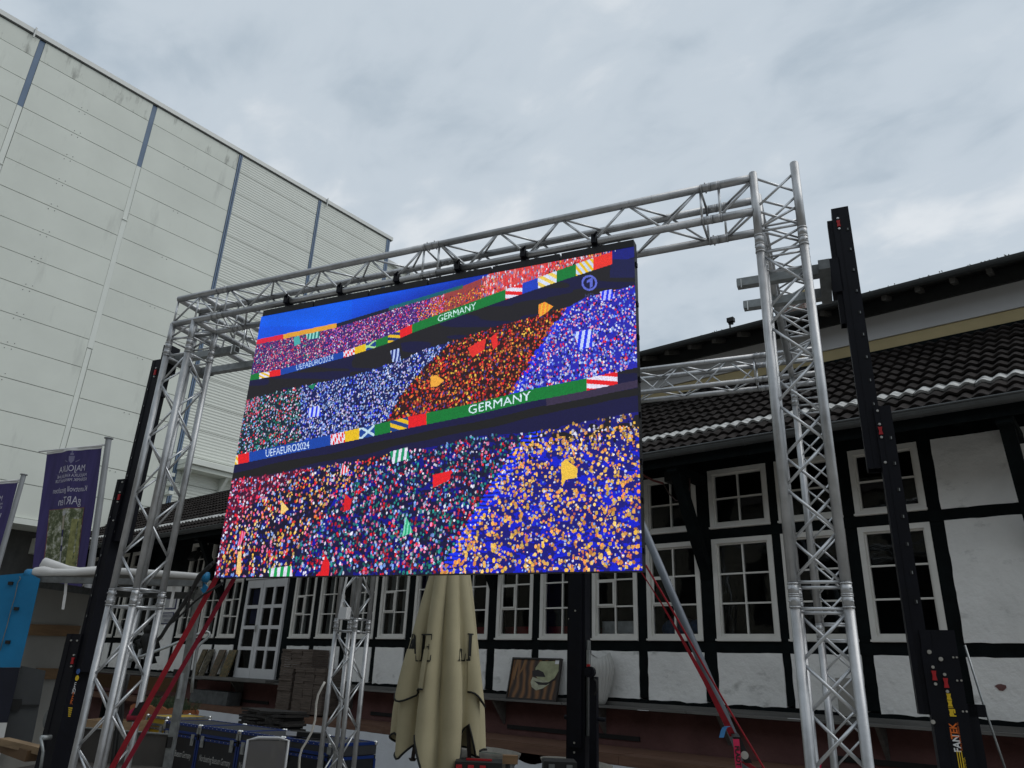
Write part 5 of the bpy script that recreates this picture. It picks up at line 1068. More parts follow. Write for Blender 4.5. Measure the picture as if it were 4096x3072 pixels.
# blue / black / white side curtain
f_l = (TA - TB_).normalized(); ddir = -f_l
def bl(q_): return vplane(q_, TA + n_in * -.05 - f_l * .3, TA + n_in * -.05)
def sheet(pts, m_): 
    quad([bl(p) for p in pts], 0, n_in * .006, m_, 'side_curtain')
sheet([c3(-700, 290), c3(500, 180), c3(705, 290), c3(560, 960), c3(395, 1659), c4(325, 0), c4(312, 76), c4(-500, 82)], M_TB)
sheet([c4(-500, 84), c4(312, 78), c4(110, 945), c4(-500, 950)], M_TBL); sheet([c4(-500, 952), c4(108, 947), c4(0, 1440), c4(-60, 1700), c4(-500, 1700)], M_TW)
for a in ((200, 370, 3), (300, 820, 4), (150, 1410, 4)): q = MB(); p = bl(c3(a[0], a[1])); q.obox(p, -f_l, n_in, UP, -.02, .02, -.02, 0, -.015, .015); q.build('cleat', M_RUB, tr_)
q = MB(); q.path([bl(c3(x, y)) - n_in * .015 for x, y in ((365, 250), (380, 290), (330, 360), (310, 470), (280, 620), (235, 760), (190, 930), (140, 1130), (80, 1330), (20, 1560))], .004, 5); q.build('curtain_cord', M_GALVD, tr_, True)
# axle and wheels
for s in (0, 1):
    c = (TA + TQ) / 2 if s == 0 else (TB_ + TP) / 2; axd = f_ab; c = Vector((c.x, c.y, .3)) + (f_ab * .15 if s == 0 else -f_ab * .15)
    q = MB(); q.lathe(c - axd * .09, [(.14, 0), (.27, .005), (.3, .04), (.3, .14), (.27, .175), (.14, .18)], 24, axd); w = q.build('wheel', M_RUB, tr_, True); q = MB(); q.lathe(c - axd * .07, [(.02, -.01), (.15, .0), (.15, .14), (.02, .15)], 16, axd); q.build('rim', M_GALV, w, True)
# pink strap coil on the trailer floor
M_PINK = mat('pink_webbing', (.5, .02, .1), .8, var=.2); cpk = on_z(c6(1010, 1560), .605); th = thing('coiled_strap', cpk, 'pink and black ratchet strap coiled on the trailer floor', 'strap')
q = MB(); pts = [cpk + Vector((.09 * math.cos(t) * (1 - t * .012), .09 * math.sin(t) * (1 - t * .012), .02 + .003 * t)) for t in [k * .35 for k in range(54)]]; q.ribbon(pts, UP, .04, .004); q.build('coil', M_PINK, th)
q = MB(); q.ribbon([cpk + Vector((-.1, -.05, .01)), cpk + Vector((-.18, -.12, .006)), cpk + Vector((-.25, -.13, .006))], (.5, -.8, 0), .05, .003); q.build('loose_end', M_PINK, th); q = MB(); q.box(cpk.x - .03, cpk.x + .07, cpk.y - .1, cpk.y - .05, cpk.z + .0, cpk.z + .05); q.build('ratchet', M_RUB, th)

# ================================================================ flight cases and other stored things
M_CB = mat('case_black', (.006, .008, .012), .5, var=.3, scale=8); M_CBT = mat('case_top', (.028, .03, .034), .6, var=.2, scale=8); M_CBL = mat('blue_extrusion', (.008, .035, .19), .4, .3, var=.2); M_CTX = mat('case_lettering', (.5, .5, .48), .7)
def case(x0, x1, y0, y1, z0, z1, label, text=True, group='blue-edged flight cases in a row', mb_=M_CB, mt=M_CBT, me_=M_CBL, icons=False):
    th = thing('flight_case', ((x0 + x1) / 2, (y0 + y1) / 2, z0), label, 'case', group)
    q = MB(); q.box(x0 + .004, x1 - .004, y0 + .004, y1 - .004, z0 + .1, z1 - .13); q.build('body', mb_, th); q = MB(); q.box(x0 + .004, x1 - .004, y0 + .004, y1 - .004, z1 - .125, z1 - .006); q.build('lid', mt, th)
    e = .03
    for y in (y0, y1 - e):
        for za in (z0 + .1, z1 - .165, z1 - .12, z1 - e): q = MB(); q.box(x0 + e, x1 - e, y - .002 if y == y0 else y, y + e, za, za + (e if za > z1 - .14 and za < z1 - .05 else e)); q.build('edge', me_, th)
        for x in (x0, x1 - e): q = MB(); q.box(x, x + e, y, y + e, z0 + .13, z1 - .17); q.build('edge', me_, th)
    for x in (x0, x1 - e):
        for za in (z0 + .1, z1 - .165, z1 - e): q = MB(); q.box(x, x + e, y0 + e, y1 - e, za, za + e); q.build('edge', me_, th)
    for x in (x0 + .012, x1 - .012):
        for y in (y0 + .012, y1 - .012):
            q = MB(); q.ball((x, y, z1 - .012), .026, 8); q.build('ball_corner', M_BOLT, th, True)
            q = MB(); q.box(x - .03, x + .03, y0 - .006, y0 - .003, z1 - .1, z1 - .03) if y < (y0 + y1) / 2 else q.box(x - .02, x + .02, y - .02, y + .02, z1 - .002, z1 + .001); q.build('corner_plate', M_GALV, th)
            q = MB(); q.tube((x, y, z0), (x, y, z0 + .1), .03, 8); q.build('castor', M_RUB, th)
    for x in (x0 + .11, x1 - .11):
        q = MB(); q.box(x - .035, x + .035, y0 - .012, y0 - .003, z1 - .24, z1 - .11); q.box(x - .02, x + .02, y0 - .018, y0 - .012, z1 - .2, z1 - .16); q.build('latch', M_GALV, th)
    rv = MB(); n = int((x1 - x0) / .09)
    for k in range(1, n):
        x = x0 + (x1 - x0) * k / n
        for za in (z1 - .015, z1 - .15): rv.box(x - .004, x + .004, y0 - .006, y0 - .002, za - .004, za + .004)
        rv.box(x - .005, x + .005, y0 + .015, y0 + .025, z1, z1 + .003); rv.box(x - .005, x + .005, y1 - .025, y1 - .015, z1, z1 + .003)
    rv.build('rivets', M_BOLT, th)['kind'] = 'stuff'
    if text: text_obj('Nordseering Buesum Germany', .105, ((x0 + x1) / 2, y0 + .002, z1 - .36), (1, 0, 0), UP, M_CTX, th, sx=.53)
    if icons:
        for k in range(3):
            q = MB(); yy = y0 + .12 + .12 * k; q.box(x1 - .003, x1 - .001, yy, yy + .09, z1 - .38, z1 - .28); ic = q.build('icon', M_CTX, th); q = MB(); q.box(x1 - .001, x1 + .0, yy + .03, yy + .06, z1 - .36, z1 - .30); q.build('icon_mark', M_CB, th)
    return th
for (xa, xb, lab, ic) in ((-10.47, -9.58, 'blue-edged flight case partly hidden by the galvanised trailer post', False), (-9.56, -8.67, 'blue-edged flight case with lettering, between trailer post and chair', False), (-8.65, -7.8, 'blue-edged flight case behind the grey mesh chair', False), (-7.78, -6.93, 'blue-edged flight case with shipping symbols behind the lattice tower', True)): case(xa, xb, 5.52, 6.17, 0, .85, lab, True, icons=ic)
q = MB(); p = on_z(c7(1420, 1150), .86); q.obox(p + UP * .0, (.97, .2, 0), (-.2, .97, 0), UP, -.22, .3, -.06, .06, 0, .05); th = q.build('carton', M_RUB); tag(th, 'flat black carton lying on the blue-edged flight case', 'carton'); q = MB(); q.obox(p, (.97, .2, 0), (-.2, .97, 0), UP, -.221, -.06, -.062, .062, .004, .048); q.build('label', M_WHT, th)
p0, p1 = on_z(c6(835, 745), .96), on_z(c6(1325, 795), .96)
case(-11.08, -10.5, 5.56, 6.2, .25, .885, 'yellow case with grey edges beside the blue-edged cases', False, 'yellow flight case', mat('case_yellow', (.42, .26, .012), .6, var=.15), mat('case_yellow_top', (.38, .25, .02), .6, var=.15), M_GALVD)
q = MB(); q.box(-11.05, -10.53, 5.6, 6.15, 0, .249); tag(q.build('support_block', M_WOODD), 'wooden block under the yellow case', 'block')
# planter
M_TER = mat('terracotta', (.33, .115, .045), .8, var=.15, scale=4); pc0 = on_y(c6(960, 720), 7.6); th = thing('flower_planter', (pc0.x, 7.6, 0), 'orange scalloped planter with green lavender behind the yellow case', 'planter')
xa, xb = on_y(c6(520, 640), 7.6).x, on_y(c6(1400, 640), 7.6).x; zt_ = on_y(c6(1000, 590), 7.6).z
prof_ = [(xa + .05, .25), (xb - .05, .25)] + [(xb - (xb - xa) * k / 24, zt_ + .05 * abs(math.sin(math.pi * k / 24 * 4)) - .02) for k in range(25)]
q = MB(); q.prism([(x, 7.6, z_) for x, z_ in prof_], (0, .05, 0)); q.prism([(x, 7.95, z_) for x, z_ in prof_], (0, .05, 0)); q.box(xa + .03, xa + .07, 7.65, 7.95, .25, zt_); q.box(xb - .07, xb - .03, 7.65, 7.95, .25, zt_); q.box(xa + .07, xb - .07, 7.65, 7.95, .25, zt_ - .08); q.build('pot', M_TER, th)
q = MB(); q.box(xa + .1, xb - .1, 7.65, 7.95, 0, .249); q.build('stand', M_WOODD, th)
lv = MB()
for k in range(900):
    x = random.uniform(xa + .3, xb - .02) if random.random() < .85 else random.uniform(xa + .05, xb); y = random.uniform(7.62, 7.98); h = random.uniform(.12, .34) * (1 - .5 * abs((x - (xa + xb) / 2 - .1) / (xb - xa)) * 1.2); tip = Vector((x + random.gauss(0, .07), y + random.gauss(0, .05), zt_ - .06 + h)); b = Vector((x, y, zt_ - .09)); s = Vector((random.uniform(-1, 1), random.uniform(-1, 1), 0)).normalized() * .006
    lv.add([b - s, b + s, tip], [(0, 1, 2)])
    for t in (.4, .6, .8):
        m_ = b.lerp(tip, t); d = Vector((random.uniform(-1, 1), random.uniform(-1, 1), .8)).normalized() * .05; lv.add([m_ - s * .6, m_ + s * .6, m_ + d], [(0, 1, 2)])
lv.build('lavender', mat('lavender_leaf', (.055, .085, .04), .8, var=.4, scale=20), th)['kind'] = 'stuff'
for (a, b, m_) in (((985, 285), (885, 460), M_WHT), ((1205, 315), (1080, 420), mat('pink_label', (.5, .3, .28), .7))): q = MB(); A_, B__ = on_y(c6(*a), 7.75), on_y(c6(*b), 7.75); q.bar(B__, A_, .03, .006); q.build('plant_label', m_, th)
# slate stack
M_SLATE = mat('dark_bark_slab', (.03, .027, .025), .8, var=.5, scale=6, stretch=(1, 1, 6), bump=.7, bscale=16); a, b = on_y(c7(385, 1040), 7.2), on_y(c7(1115, 770), 7.2); th = thing('slab_stack', ((a.x + b.x) / 2, 7.4, 0), 'stack of rough dark slabs in front of the white cloth, behind the cases', 'stack')
q = MB(); q.box(a.x + .1, b.x - .1, 7.25, 7.6, 0, a.z - .001); q.build('pallet', M_WOODD, th)
n = 8; 
for k in range(n):
    zz = a.z + (b.z - a.z) * k / n; hgt = (b.z - a.z) / n; npt = 14; jx = random.uniform(-.05, .05)
    ring = [(a.x + (b.x - a.x) * t + jx, 7.2 + random.uniform(-.03, .03), zz + .01 * math.sin(t * 7 + k)) for t in [i / npt for i in range(npt + 1)]] + [(a.x + (b.x - a.x) * t + jx, 7.62 + random.uniform(-.03, .03), zz) for t in [1 - i / npt for i in range(npt + 1)]]
    q = MB(); q.prism(ring, (0, 0, hgt * .85)); q.build('slab', M_SLATE, th)
# chair
M_MESH = bpy.data.materials.new('chair_mesh'); M_MESH.use_nodes = True; nt = M_MESH.node_tree; pb = nt.nodes['Principled BSDF']; pb.inputs['Base Color'].default_value = (.105, .1, .095, 1); pb.inputs['Roughness'].default_value = .8; mxs = nt.nodes.new('ShaderNodeMixShader'); trn = nt.nodes.new('ShaderNodeBsdfTransparent'); mxs.inputs[0].default_value = .13; nt.links.new(pb.outputs[0], mxs.inputs[1]); nt.links.new(trn.outputs[0], mxs.inputs[2]); nt.links.new(mxs.outputs[0], nt.nodes['Material Output'].inputs[0])
M_CHF = mat('chair_frame', (.5, .51, .52), .4, .5, var=.1); M_ARM = mat('arm_wood', (.3, .14, .045), .5, var=.2, scale=8)
Dc = 7.7; tl, tr2 = at_d(z5(388, 1418), Dc), at_d(z5(716, 1404), Dc); zc = (tl.z + tr2.z) / 2; ctr = (tl + tr2) / 2; rt = Vector((tr2.x - tl.x, tr2.y - tl.y, 0)); wd = rt.length; rt.normalize(); fw = Vector((rt.y, -rt.x, 0)); fw = fw if fw.dot(CAM - ctr) > 0 else -fw
th = thing('garden_chair', (ctr.x, ctr.y, 0), 'garden chair with grey mesh back, pale frame and wooden armrests before the cases', 'chair'); B0 = Vector((ctr.x, ctr.y, 0))
hw = wd / 2
def CP(a, b, c): return B0 + rt * a + fw * b + UP * c
back = [CP(-hw, 0.12, .42), CP(-hw, .06, .62), CP(-hw, 0, zc - .02), CP(-hw * .5, 0, zc), CP(hw * .5, 0, zc), CP(hw, 0, zc - .02), CP(hw, .06, .62), CP(hw, .12, .42)]
q = MB(); q.path(back, .014, 8); q.build('back_frame', M_CHF, th, True)
q = MB(); q.add([CP(a * hw * .95, (1 - t) * .11 + .012 * math.cos(a * 1.5), .44 + t * (zc - .46)) for t in (0, .25, .5, .75, 1) for a in (-1, -.5, 0, .5, 1)], [(j * 5 + i, j * 5 + i + 1, j * 5 + i + 6, j * 5 + i + 5) for j in range(4) for i in range(4)]); q.build('back_mesh', M_MESH, th, True)
q = MB(); q.add([CP(a * hw * .95, .12 + t * .42, .43 - .02 * math.sin(t * 3)) for t in (0, .5, 1) for a in (-1, 0, 1)], [(j * 3 + i, j * 3 + i + 1, j * 3 + i + 4, j * 3 + i + 3) for j in range(2) for i in range(2)]); q.build('seat', M_MESH, th)
for s in (-1, 1):
    q = MB(); q.path([CP(s * hw, .05, .63), CP(s * (hw + .02), .2, .66), CP(s * (hw + .03), .42, .64), CP(s * (hw + .03), .5, .6), CP(s * (hw + .03), .52, .0)], .013, 8); q.build('leg', M_CHF, th, True)
    q = MB(); q.path([CP(s * hw, .12, .43), CP(s * hw, -.05, .0)], .013, 8); q.build('leg', M_CHF, th, True)
    q = MB(); q.ribbon([CP(s * (hw + .02), .08, .66), CP(s * (hw + .025), .2, .685), CP(s * (hw + .03), .36, .68), CP(s * (hw + .035), .48, .65)], rt, .055, .02); q.build('armrest', M_ARM, th)
# white cable hanging at the tower
q = MB(); pts = [at_d(c7(*p), 8.2) for p in ((1745, 300), (1700, 380), (1640, 500), (1610, 640), (1602, 780), (1590, 900), (1540, 1080), (1470, 1210), (1390, 1340), (1355, 1450), (1346, 1560), (1344, 1650), (1340, 1800))]; q.path(pts, .011, 8); tag(q.build('white_cable', mat('cable_white', (.62, .6, .55), .5), None, True), 'white cable hanging in a curve beside the lattice tower below the screen', 'cable')
q = MB(); p = at_d(z5(1165, 408), 8.3); q.box(p.x - .06, p.x + .06, p.y - .03, p.y + .03, p.z - .06, p.z + .06); q.tube(p + Vector((-.1, 0, -.1)), p + Vector((-.03, 0, .42)), .012, 8); tag(q.build('antenna_box', M_WHT), 'small white aerial box clamped to the lattice tower below the screen', 'antenna')

# ================================================================ parasol
UA = G(-3.27, 6.02, 0)
M_PAR = mat('beige_canvas', (0.45, 0.4, 0.255), .9, var=.1, scale=3, bump=.1, bscale=150); M_PIPE = mat('black_piping', (.008, .009, .008), .6); M_PPOLE = mat('parasol_pole', (.028, .017, .012), .5, var=.2)
th = thing('parasol', UA, 'closed beige parasol with black piping and lettering below the screen', 'parasol')
vd = Vector((CAM.x - UA.x, CAM.y - UA.y, 0)).normalized(); sdv = Vector((-vd.y, vd.x, 0)); sdv = sdv if sdv.dot(CR) > 0 else -sdv
zrad = [(.78, .375), (1.05, .38), (1.3, .372), (1.6, .335), (1.9, .28), (2.2, .225), (2.5, .165), (2.8, .1), (3.0, .05)]
def prad(z): return float(np.interp(z, [a for a, b in zrad], [b for a, b in zrad]))
def surf(t, z, sc=1.0):
    fold = 9; amp = .38 * min(1, max(0, (3.0 - z) / 1.2)); r = prad(z) * sc * (1 - amp * .5 + amp * (abs(math.cos(t * fold / 2 + .5 + .25 * math.sin(z * 2))) ** .7 - .35) + .05 * math.sin(3 * t + z * 3))
    return UA + (sdv * math.cos(t) + vd * math.sin(t)) * r + UP * z
NT = 112; zs_ = [3.0 - 2.2 * k / 40 for k in range(41)]
HEMX = [0, .35, .62, .8, .95, 1.2, 1.57, 1.85, 2.02, 2.15, 2.3, 2.55, 2.8, 3.14, 3.8, 4.7, 5.6, 6.2832]; HEMZ = [1.02, .96, .99, 1.24, 1.05, .87, .83, .89, 1.05, 1.14, 1.06, .94, .99, 1.12, .99, 1.04, .99, 1.02]
def hem(t): return float(np.interp(t % (2 * math.pi), HEMX, HEMZ))
q = MB(); pv = []
for k in range(41):
    for i in range(NT):
        t = 2 * math.pi * i / NT; h = hem(t); z_ = 3.0 - (3.0 - h) * k / 40; pv.append(surf(t, z_))
q.add(pv, [(k * NT + i, k * NT + (i + 1) % NT, (k + 1) * NT + (i + 1) % NT, (k + 1) * NT + i) for k in range(40) for i in range(NT)]); can = q.build('canopy', M_PAR, th, True)
from mathutils.bvhtree import BVHTree
bvh = BVHTree.FromPolygons([tuple(p) for p in pv], q.f)
q = MB(); q.path([surf(2 * math.pi * i / NT, hem(2 * math.pi * i / NT), 1.01) for i in range(NT + 1)], .009, 6); q.build('piping', M_PIPE, can, True)
# valance flaps half way up
for (t0, t1, z0, z1, dip) in ((2.0, 3.1, 1.78, 1.47, .07), (.1, .85, 1.74, 1.45, .07)):
    n = 16; q = MB(); pts = []; low = []
    for i in range(n + 1):
        u_ = i / n; t = t0 + (t1 - t0) * u_; zb_ = z1 - dip * math.sin(math.pi * u_) + .03 * math.sin(9 * u_)
        for k in range(6): zz = z0 + (zb_ - z0) * k / 5; pts.append(surf(t, zz, 1.03 + .10 * k / 5 * math.sin(math.pi * min(1, max(0, u_ * .9 + .05)))))
        low.append(surf(t, zb_, 1.035 + .10 * math.sin(math.pi * min(1, max(0, u_ * .9 + .05)))))
    q.add(pts, [(i * 6 + k, (i + 1) * 6 + k, (i + 1) * 6 + k + 1, i * 6 + k + 1) for i in range(n) for k in range(5)]); vf = q.build('valance', M_PAR, th, True)
    q = MB(); q.path(low, .008, 6); q.build('piping', M_PIPE, vf, True)
def wrap_p(p):
    hit = bvh.ray_cast(p + vd * 2, -vd, 4)
    if hit[0] is None: hit = bvh.find_nearest(p)
    return hit[0] + vd * .008
GLY_ = {'M': [[(.0, 0), (.1, 0), (.36, 1), (.26, 1)], [(.26, 1), (.42, 1), (.62, 0), (.46, 0)], [(.4, 0), (.7, 0), (.7, .04), (.4, .04)]],
 'E': [[(.1, 0), (.3, 0), (.3, 1), (.1, 1)], [(.0, .95), (.8, .95), (.8, 1), (.0, 1)], [(.74, .78), (.8, .78), (.8, .95), (.74, .95)], [(.3, .5), (.65, .5), (.65, .55), (.3, .55)], [(.6, .42), (.65, .42), (.65, .63), (.6, .63)], [(.0, 0), (.82, 0), (.82, .05), (.0, .05)], [(.78, .05), (.85, .05), (.85, .26), (.78, .22)]],
 'L': [[(.1, 0), (.3, 0), (.3, .45), (.1, .45)], [(.0, 0), (.6, 0), (.6, .05), (0, .05)], [(.52, .05), (.6, .05), (.62, .3), (.56, .25)]],
 'I': [[(.1, 0), (.3, 0), (.3, 1), (.1, 1)], [(0, 0), (.4, 0), (.4, .05), (0, .05)], [(0, .95), (.4, .95), (.4, 1), (0, 1)]]}
def glyph(ch_, q0, w, h):
    c = at_d(q0, 6.6); mb = MB()
    for pg in GLY_[ch_]:
        n = len(pg); dens = []
        for i in range(n):
            for t in range(4): dens.append((pg[i][0] + (pg[(i + 1) % n][0] - pg[i][0]) * t / 4, pg[i][1] + (pg[(i + 1) % n][1] - pg[i][1]) * t / 4))
        mb.add([wrap_p(c + sdv * (a * w) + UP * (b * h)) for a, b in dens], [tuple(range(len(dens)))])
    mb.build('lettering', M_PIPE, can)
glyph('M', z5(1625, 790), .19, .22); glyph('E', z5(1762, 795), .115, .22); glyph('L', z6(265, 793), .1, .22); glyph('I', z6(332, 790), .13, .22)
q = MB(); q.tube(UA, UA + UP * 2.9, .05, 16); q.tube(UA, UA + UP * .9, .085, 12); q.build('pole', M_PPOLE, th, True)
q = MB(); q.box(UA.x - .4, UA.x + .4, UA.y - .4, UA.y + .4, 0, .12); q.build('base_slab', M_STONE, th)
for q0, q1 in ((z6(345, 1290), z6(358, 1575)), (z5(1738, 1390), z5(1712, 1575)), (z5(2155, 1300), z5(2165, 1570))):
    q = MB(); A_, B__ = at_d(q0, 6.7), at_d(q1, 6.7); q.bar(A_, B__, .03, .04, vd); q.path([B__ - UP * .0, B__ - UP * .02], [.035, .02], 8); q.build('rib_end', M_PPOLE, th)

# ================================================================ straps, cords, prop
M_STR = mat('red_webbing', (.30, .006, .016), .7, var=.25, scale=20); M_STRD = mat('crimson_webbing', (.22, .004, .02), .7, var=.25, scale=20)
def strap(a, b, side, w, m_, par, nm='webbing', sag=.0, n=14):
    a, b = Vector(a), Vector(b); q = MB(); q.ribbon([a.lerp(b, t / n) - UP * sag * math.sin(math.pi * t / n) for t in range(n + 1)], side, w, .003); return q.build(nm, m_, par)
lo = G(-4.73, 3.955, .62); hi1, hi2 = G(-4.02, 4.02, 2.17), G(-3.98, 4.14, 2.17)
th = thing('ratchet_strap', lo, 'doubled red ratchet strap from the screen corner to the lattice tower foot', 'strap')
strap(lo + UP * .0, hi1, CR, .04, M_STR, th); strap(lo + Vector((0.05, .03, -.02)), hi2, CR, .034, M_STRD, th)
rp_ = at_d(c6(640, 690), 6.15); dr = (hi1 - lo).normalized(); q = MB(); q.obox(rp_, CR, (CF.x, CF.y, 0), dr, -.022, .026, -.02, .02, -.06, .04); q.obox(rp_ + dr * .03, (CR + dr * .2).normalized(), (CF.x, CF.y, 0), dr, -.01, .04, -.025, .0, -.02, .05); q.build('ratchet', M_RUB, th); q = MB(); q.tube(rp_ - CR * .04 - dr * .03, rp_ + CR * .05 - dr * .03, .024, 12); q.build('spindle', M_STRD, th); q = MB(); q.ribbon([rp_ - CR * .05 - UP * .0, rp_ - CR * .02 + UP * .02, rp_ + CR * .0 + UP * .0], (0, 0, 1), .03); q.build('loose_end', M_PINK, th)
q = MB(); q.ribbon([lo + GX * -.05 - UP * .0, lo - GX * .06 - UP * .2, lo - GX * .065 - UP * .55], CR, .045); q.build('webbing', M_STR, th)
# right side: prop, cord, strap
pp0, pp1 = Vector((-3.937, 6.964, 3.12)), Vector((-3.153, 7.352, .938)); dd = pp1 - pp0; e0 = pp0 - dd * .45; e1 = pp0 + dd * (pp0.z / -dd.z)
th = thing('raking_prop', e1, 'slanted grey steel prop right of the screen with a blue tag beside it', 'prop'); q = MB(); q.tube(e0, e1, .042, 16); q.build('tube', mat('grey_painted_steel', (.17, .19, .22), .45, .2, var=.2, scale=5), th, True); q = MB(); q.box(e1.x - .12, e1.x + .12, e1.y - .12, e1.y + .12, 0, .02); q.build('foot_plate', M_GALVD, th)
cr_ = G(-.985, 4.06, 2.17)
cd = MB(); cd.path([at_d(z7(*p), d) for p, d in (((165, 20), 4.35), ((430, 470), 4.5), ((660, 880), 4.65), ((900, 1290), 4.8), ((1115, 1650), 4.95), ((1300, 1960), 5.1))], .0055, 6); tag(cd.build('red_cord', M_STR, None, True), 'thin red cord falling past the slanted grey prop', 'cord')
th = thing('ratchet_strap', at_d(z7(1010, 1650), 5.3), 'red strap with pink lettered end and blue tag along the slanted prop', 'strap')
q = MB(); pts = [(130, 75, 4.35, .006), (300, 340, 4.5, .008), (450, 600, 4.65, .016), (560, 800, 4.75, .02), (650, 960, 4.8, .025), (760, 1180, 4.9, .03), (870, 1400, 5.0, .034)]
pw = [at_d(z7(x, y), d) for x, y, d, r in pts]
for k in range(len(pw) - 1): pass
vs_ = []
for p, (x, y, d, r) in zip(pw, pts): vs_ += [p - CR * r * .6, p + CR * r * .6, p + CR * r * .6 + CF * .003, p - CR * r * .6 + CF * .003]
q.add(vs_, [(4 * i + k, 4 * i + (k + 1) % 4, 4 * i + 4 + (k + 1) % 4, 4 * i + 4 + k) for i in range(len(pts) - 1) for k in range(4)]); q.build('webbing', M_STR, th)
rp_ = at_d(z7(935, 1510), 5.02); dr = (at_d(z7(990, 1640), 5.1) - at_d(z7(880, 1400), 5.0)).normalized(); q = MB(); q.obox(rp_, CR, CF, dr, -.016, .028, -.02, .03, -.1, .075); q.build('ratchet', M_RUB, th); q = MB(); q.tube(at_d(z7(963, 1550), 4.98) - CF * .0, at_d(z7(963, 1550), 5.03), .022, 14); q.tube(at_d(z7(963, 1550), 4.965), at_d(z7(963, 1550), 4.98), .012, 10); q.build('spindle', M_BOLT, th)
q = MB(); q.ribbon([at_d(z7(955, 1600), 5.05), at_d(z7(1030, 1655), 5.1), at_d(z7(1150, 1850), 5.2)], CR, .04); q.build('webbing', M_STR, th)
M_PNK = mat('pink_label_webbing', (.62, .02, .09), .7, var=.1); q = MB(); lp = [at_d(z7(*p), 4.95) for p in ((888, 1425), (893, 1420), (899, 1480), (905, 1560), (917, 1660), (930, 1780))]; q.ribbon(lp, CR, .036, .003); q.build('loose_end', M_PNK, th)
dn = (lp[4] - lp[2]).normalized(); text_obj('FLADT', .036, (lp[2] + lp[3]) / 2 + (lp[3] - lp[2]) * .42 - CF * .006, dn, -(CF.cross(dn)) , M_RUB, th, bold=.0015); text_obj('EV', .036, lp[4] + (lp[4] - lp[3]) * .25 - CF * .006, dn, -(CF.cross(dn)), M_RUB, th, bold=.0015)
q = MB(); q.ribbon([at_d(z7(*p), 4.93) for p in ((828, 1318), (805, 1325), (790, 1350), (776, 1408))], CR, .028, .002); q.build('tag', mat('blue_tag', (.06, .25, .55), .6), th)
q = MB(); q.ribbon([at_d(z8(540, 1600), 4.35), at_d(z8(552, 1640), 4.35), at_d(z8(530, 1720), 4.35)], CR, .03, .003); tag(q.build('pink_strap_end', M_PNK), 'pink strap end wrapped on the foot of the tall lattice tower', 'strap')
# black cable bundle at the left
th = thing('cable_bundle', at_d(z4(1290, 620), 7.3), 'black cables running from the screen corner down past the red straps', 'cable')
for k, (pts, r) in enumerate((([(1700, 20), (1600, 110), (1540, 230), (1470, 340), (1400, 440), (1345, 515), (1300, 590), (1220, 680)], .014), ([(1720, 0), (1625, 90), (1560, 200), (1485, 330), (1420, 420), (1350, 515), (1290, 610)], .011), ([(1790, 165), (1720, 210), (1650, 250), (1570, 310), (1470, 410), (1390, 480)], .008), ([(1540, 230), (1520, 300), (1510, 400), (1500, 440)], .007))):
    q = MB(); q.path([at_d(z4(*p), 5.2 + 1.6 * i / len(pts)) for i, p in enumerate(pts)], r, 8); q.build('cable', M_RUB, th, True)
q = MB(); p = at_d(z4(1348, 512), 6.25); p2 = at_d(z4(1332, 532), 6.25); q.tube(p, p2, .023, 10); q.build('tape', M_WHT, th)
th = thing('hanging_cables', at_d(c6(270, 1640), 6.75), 'black cables hanging inside the lattice tower with red straps', 'cable')
for pts in ([(500, 0), (470, 150), (400, 420), (390, 700), (350, 950), (320, 1250), (260, 1659)], [(440, 100), (360, 500), (330, 750), (290, 1000), (240, 1400), (200, 1700)]): q = MB(); q.path([at_d(c6(*p), 6.75) for p in pts], .014, 8); q.build('cable', M_RUB, th, True)

# ================================================================ pallets at the lower left
M_PAL = mat('pallet_wood', (.27, .185, .105), .8, var=.35, scale=4, stretch=(1, 1, 5), bump=.3, bscale=30)
def pallet(c, yaw, z0, label, tier=1, wdt=1.2, dpt=.8):
    ax = Vector((math.cos(yaw), math.sin(yaw), 0)); ay = Vector((-math.sin(yaw), math.cos(yaw), 0)); th = thing('pallet', (c.x, c.y, z0), label, 'pallet', 'wooden pallets by the trailer')
    for k in range(3): q = MB(); q.obox((c.x, c.y, z0), ax, ay, UP, -wdt / 2, wdt / 2, -dpt / 2 + k * (dpt - .1) / 2, -dpt / 2 + .1 + k * (dpt - .1) / 2, 0, .022); q.build('bottom_board', M_PAL, th)
    for k in range(3):
        for j in range(3): q = MB(); q.obox((c.x, c.y, z0), ax, ay, UP, -wdt / 2 + k * (wdt - .14) / 2, -wdt / 2 + .14 + k * (wdt - .14) / 2, -dpt / 2 + j * (dpt - .1) / 2, -dpt / 2 + .1 + j * (dpt - .1) / 2, .022, .1); q.build('block', M_PAL, th)
    for k in range(3): q = MB(); q.obox((c.x, c.y, z0), ax, ay, UP, -wdt / 2 + k * (wdt - .14) / 2, -wdt / 2 + .14 + k * (wdt - .14) / 2, -dpt / 2, dpt / 2, .1, .122); q.build('stringer', M_PAL, th)
    for k in range(5): q = MB(); q.obox((c.x, c.y, z0), ax, ay, UP, -wdt / 2, wdt / 2, -dpt / 2 + k * (dpt - .11) / 4, -dpt / 2 + .11 + k * (dpt - .11) / 4, .122, .144 + random.uniform(-.002, .002)); q.build('top_board', M_PAL, th)
    return th
ya = math.atan2(f_ab.y, f_ab.x)
p = on_z(c4(360, 1530), .58); p = Vector((p.x, p.y, 0)) - Vector((CF.x, CF.y, 0)).normalized() * -.3
for k, lab in enumerate(('bottom pallet of the low stack left of the lettered lifting tower', 'second pallet from the ground left of the lettered lifting tower', 'third pallet from the ground left of the lettered lifting tower', 'topmost pallet of the stack left of the lettered lifting tower')): pallet(p, ya + .1 + .04 * k, .145 * k, lab)
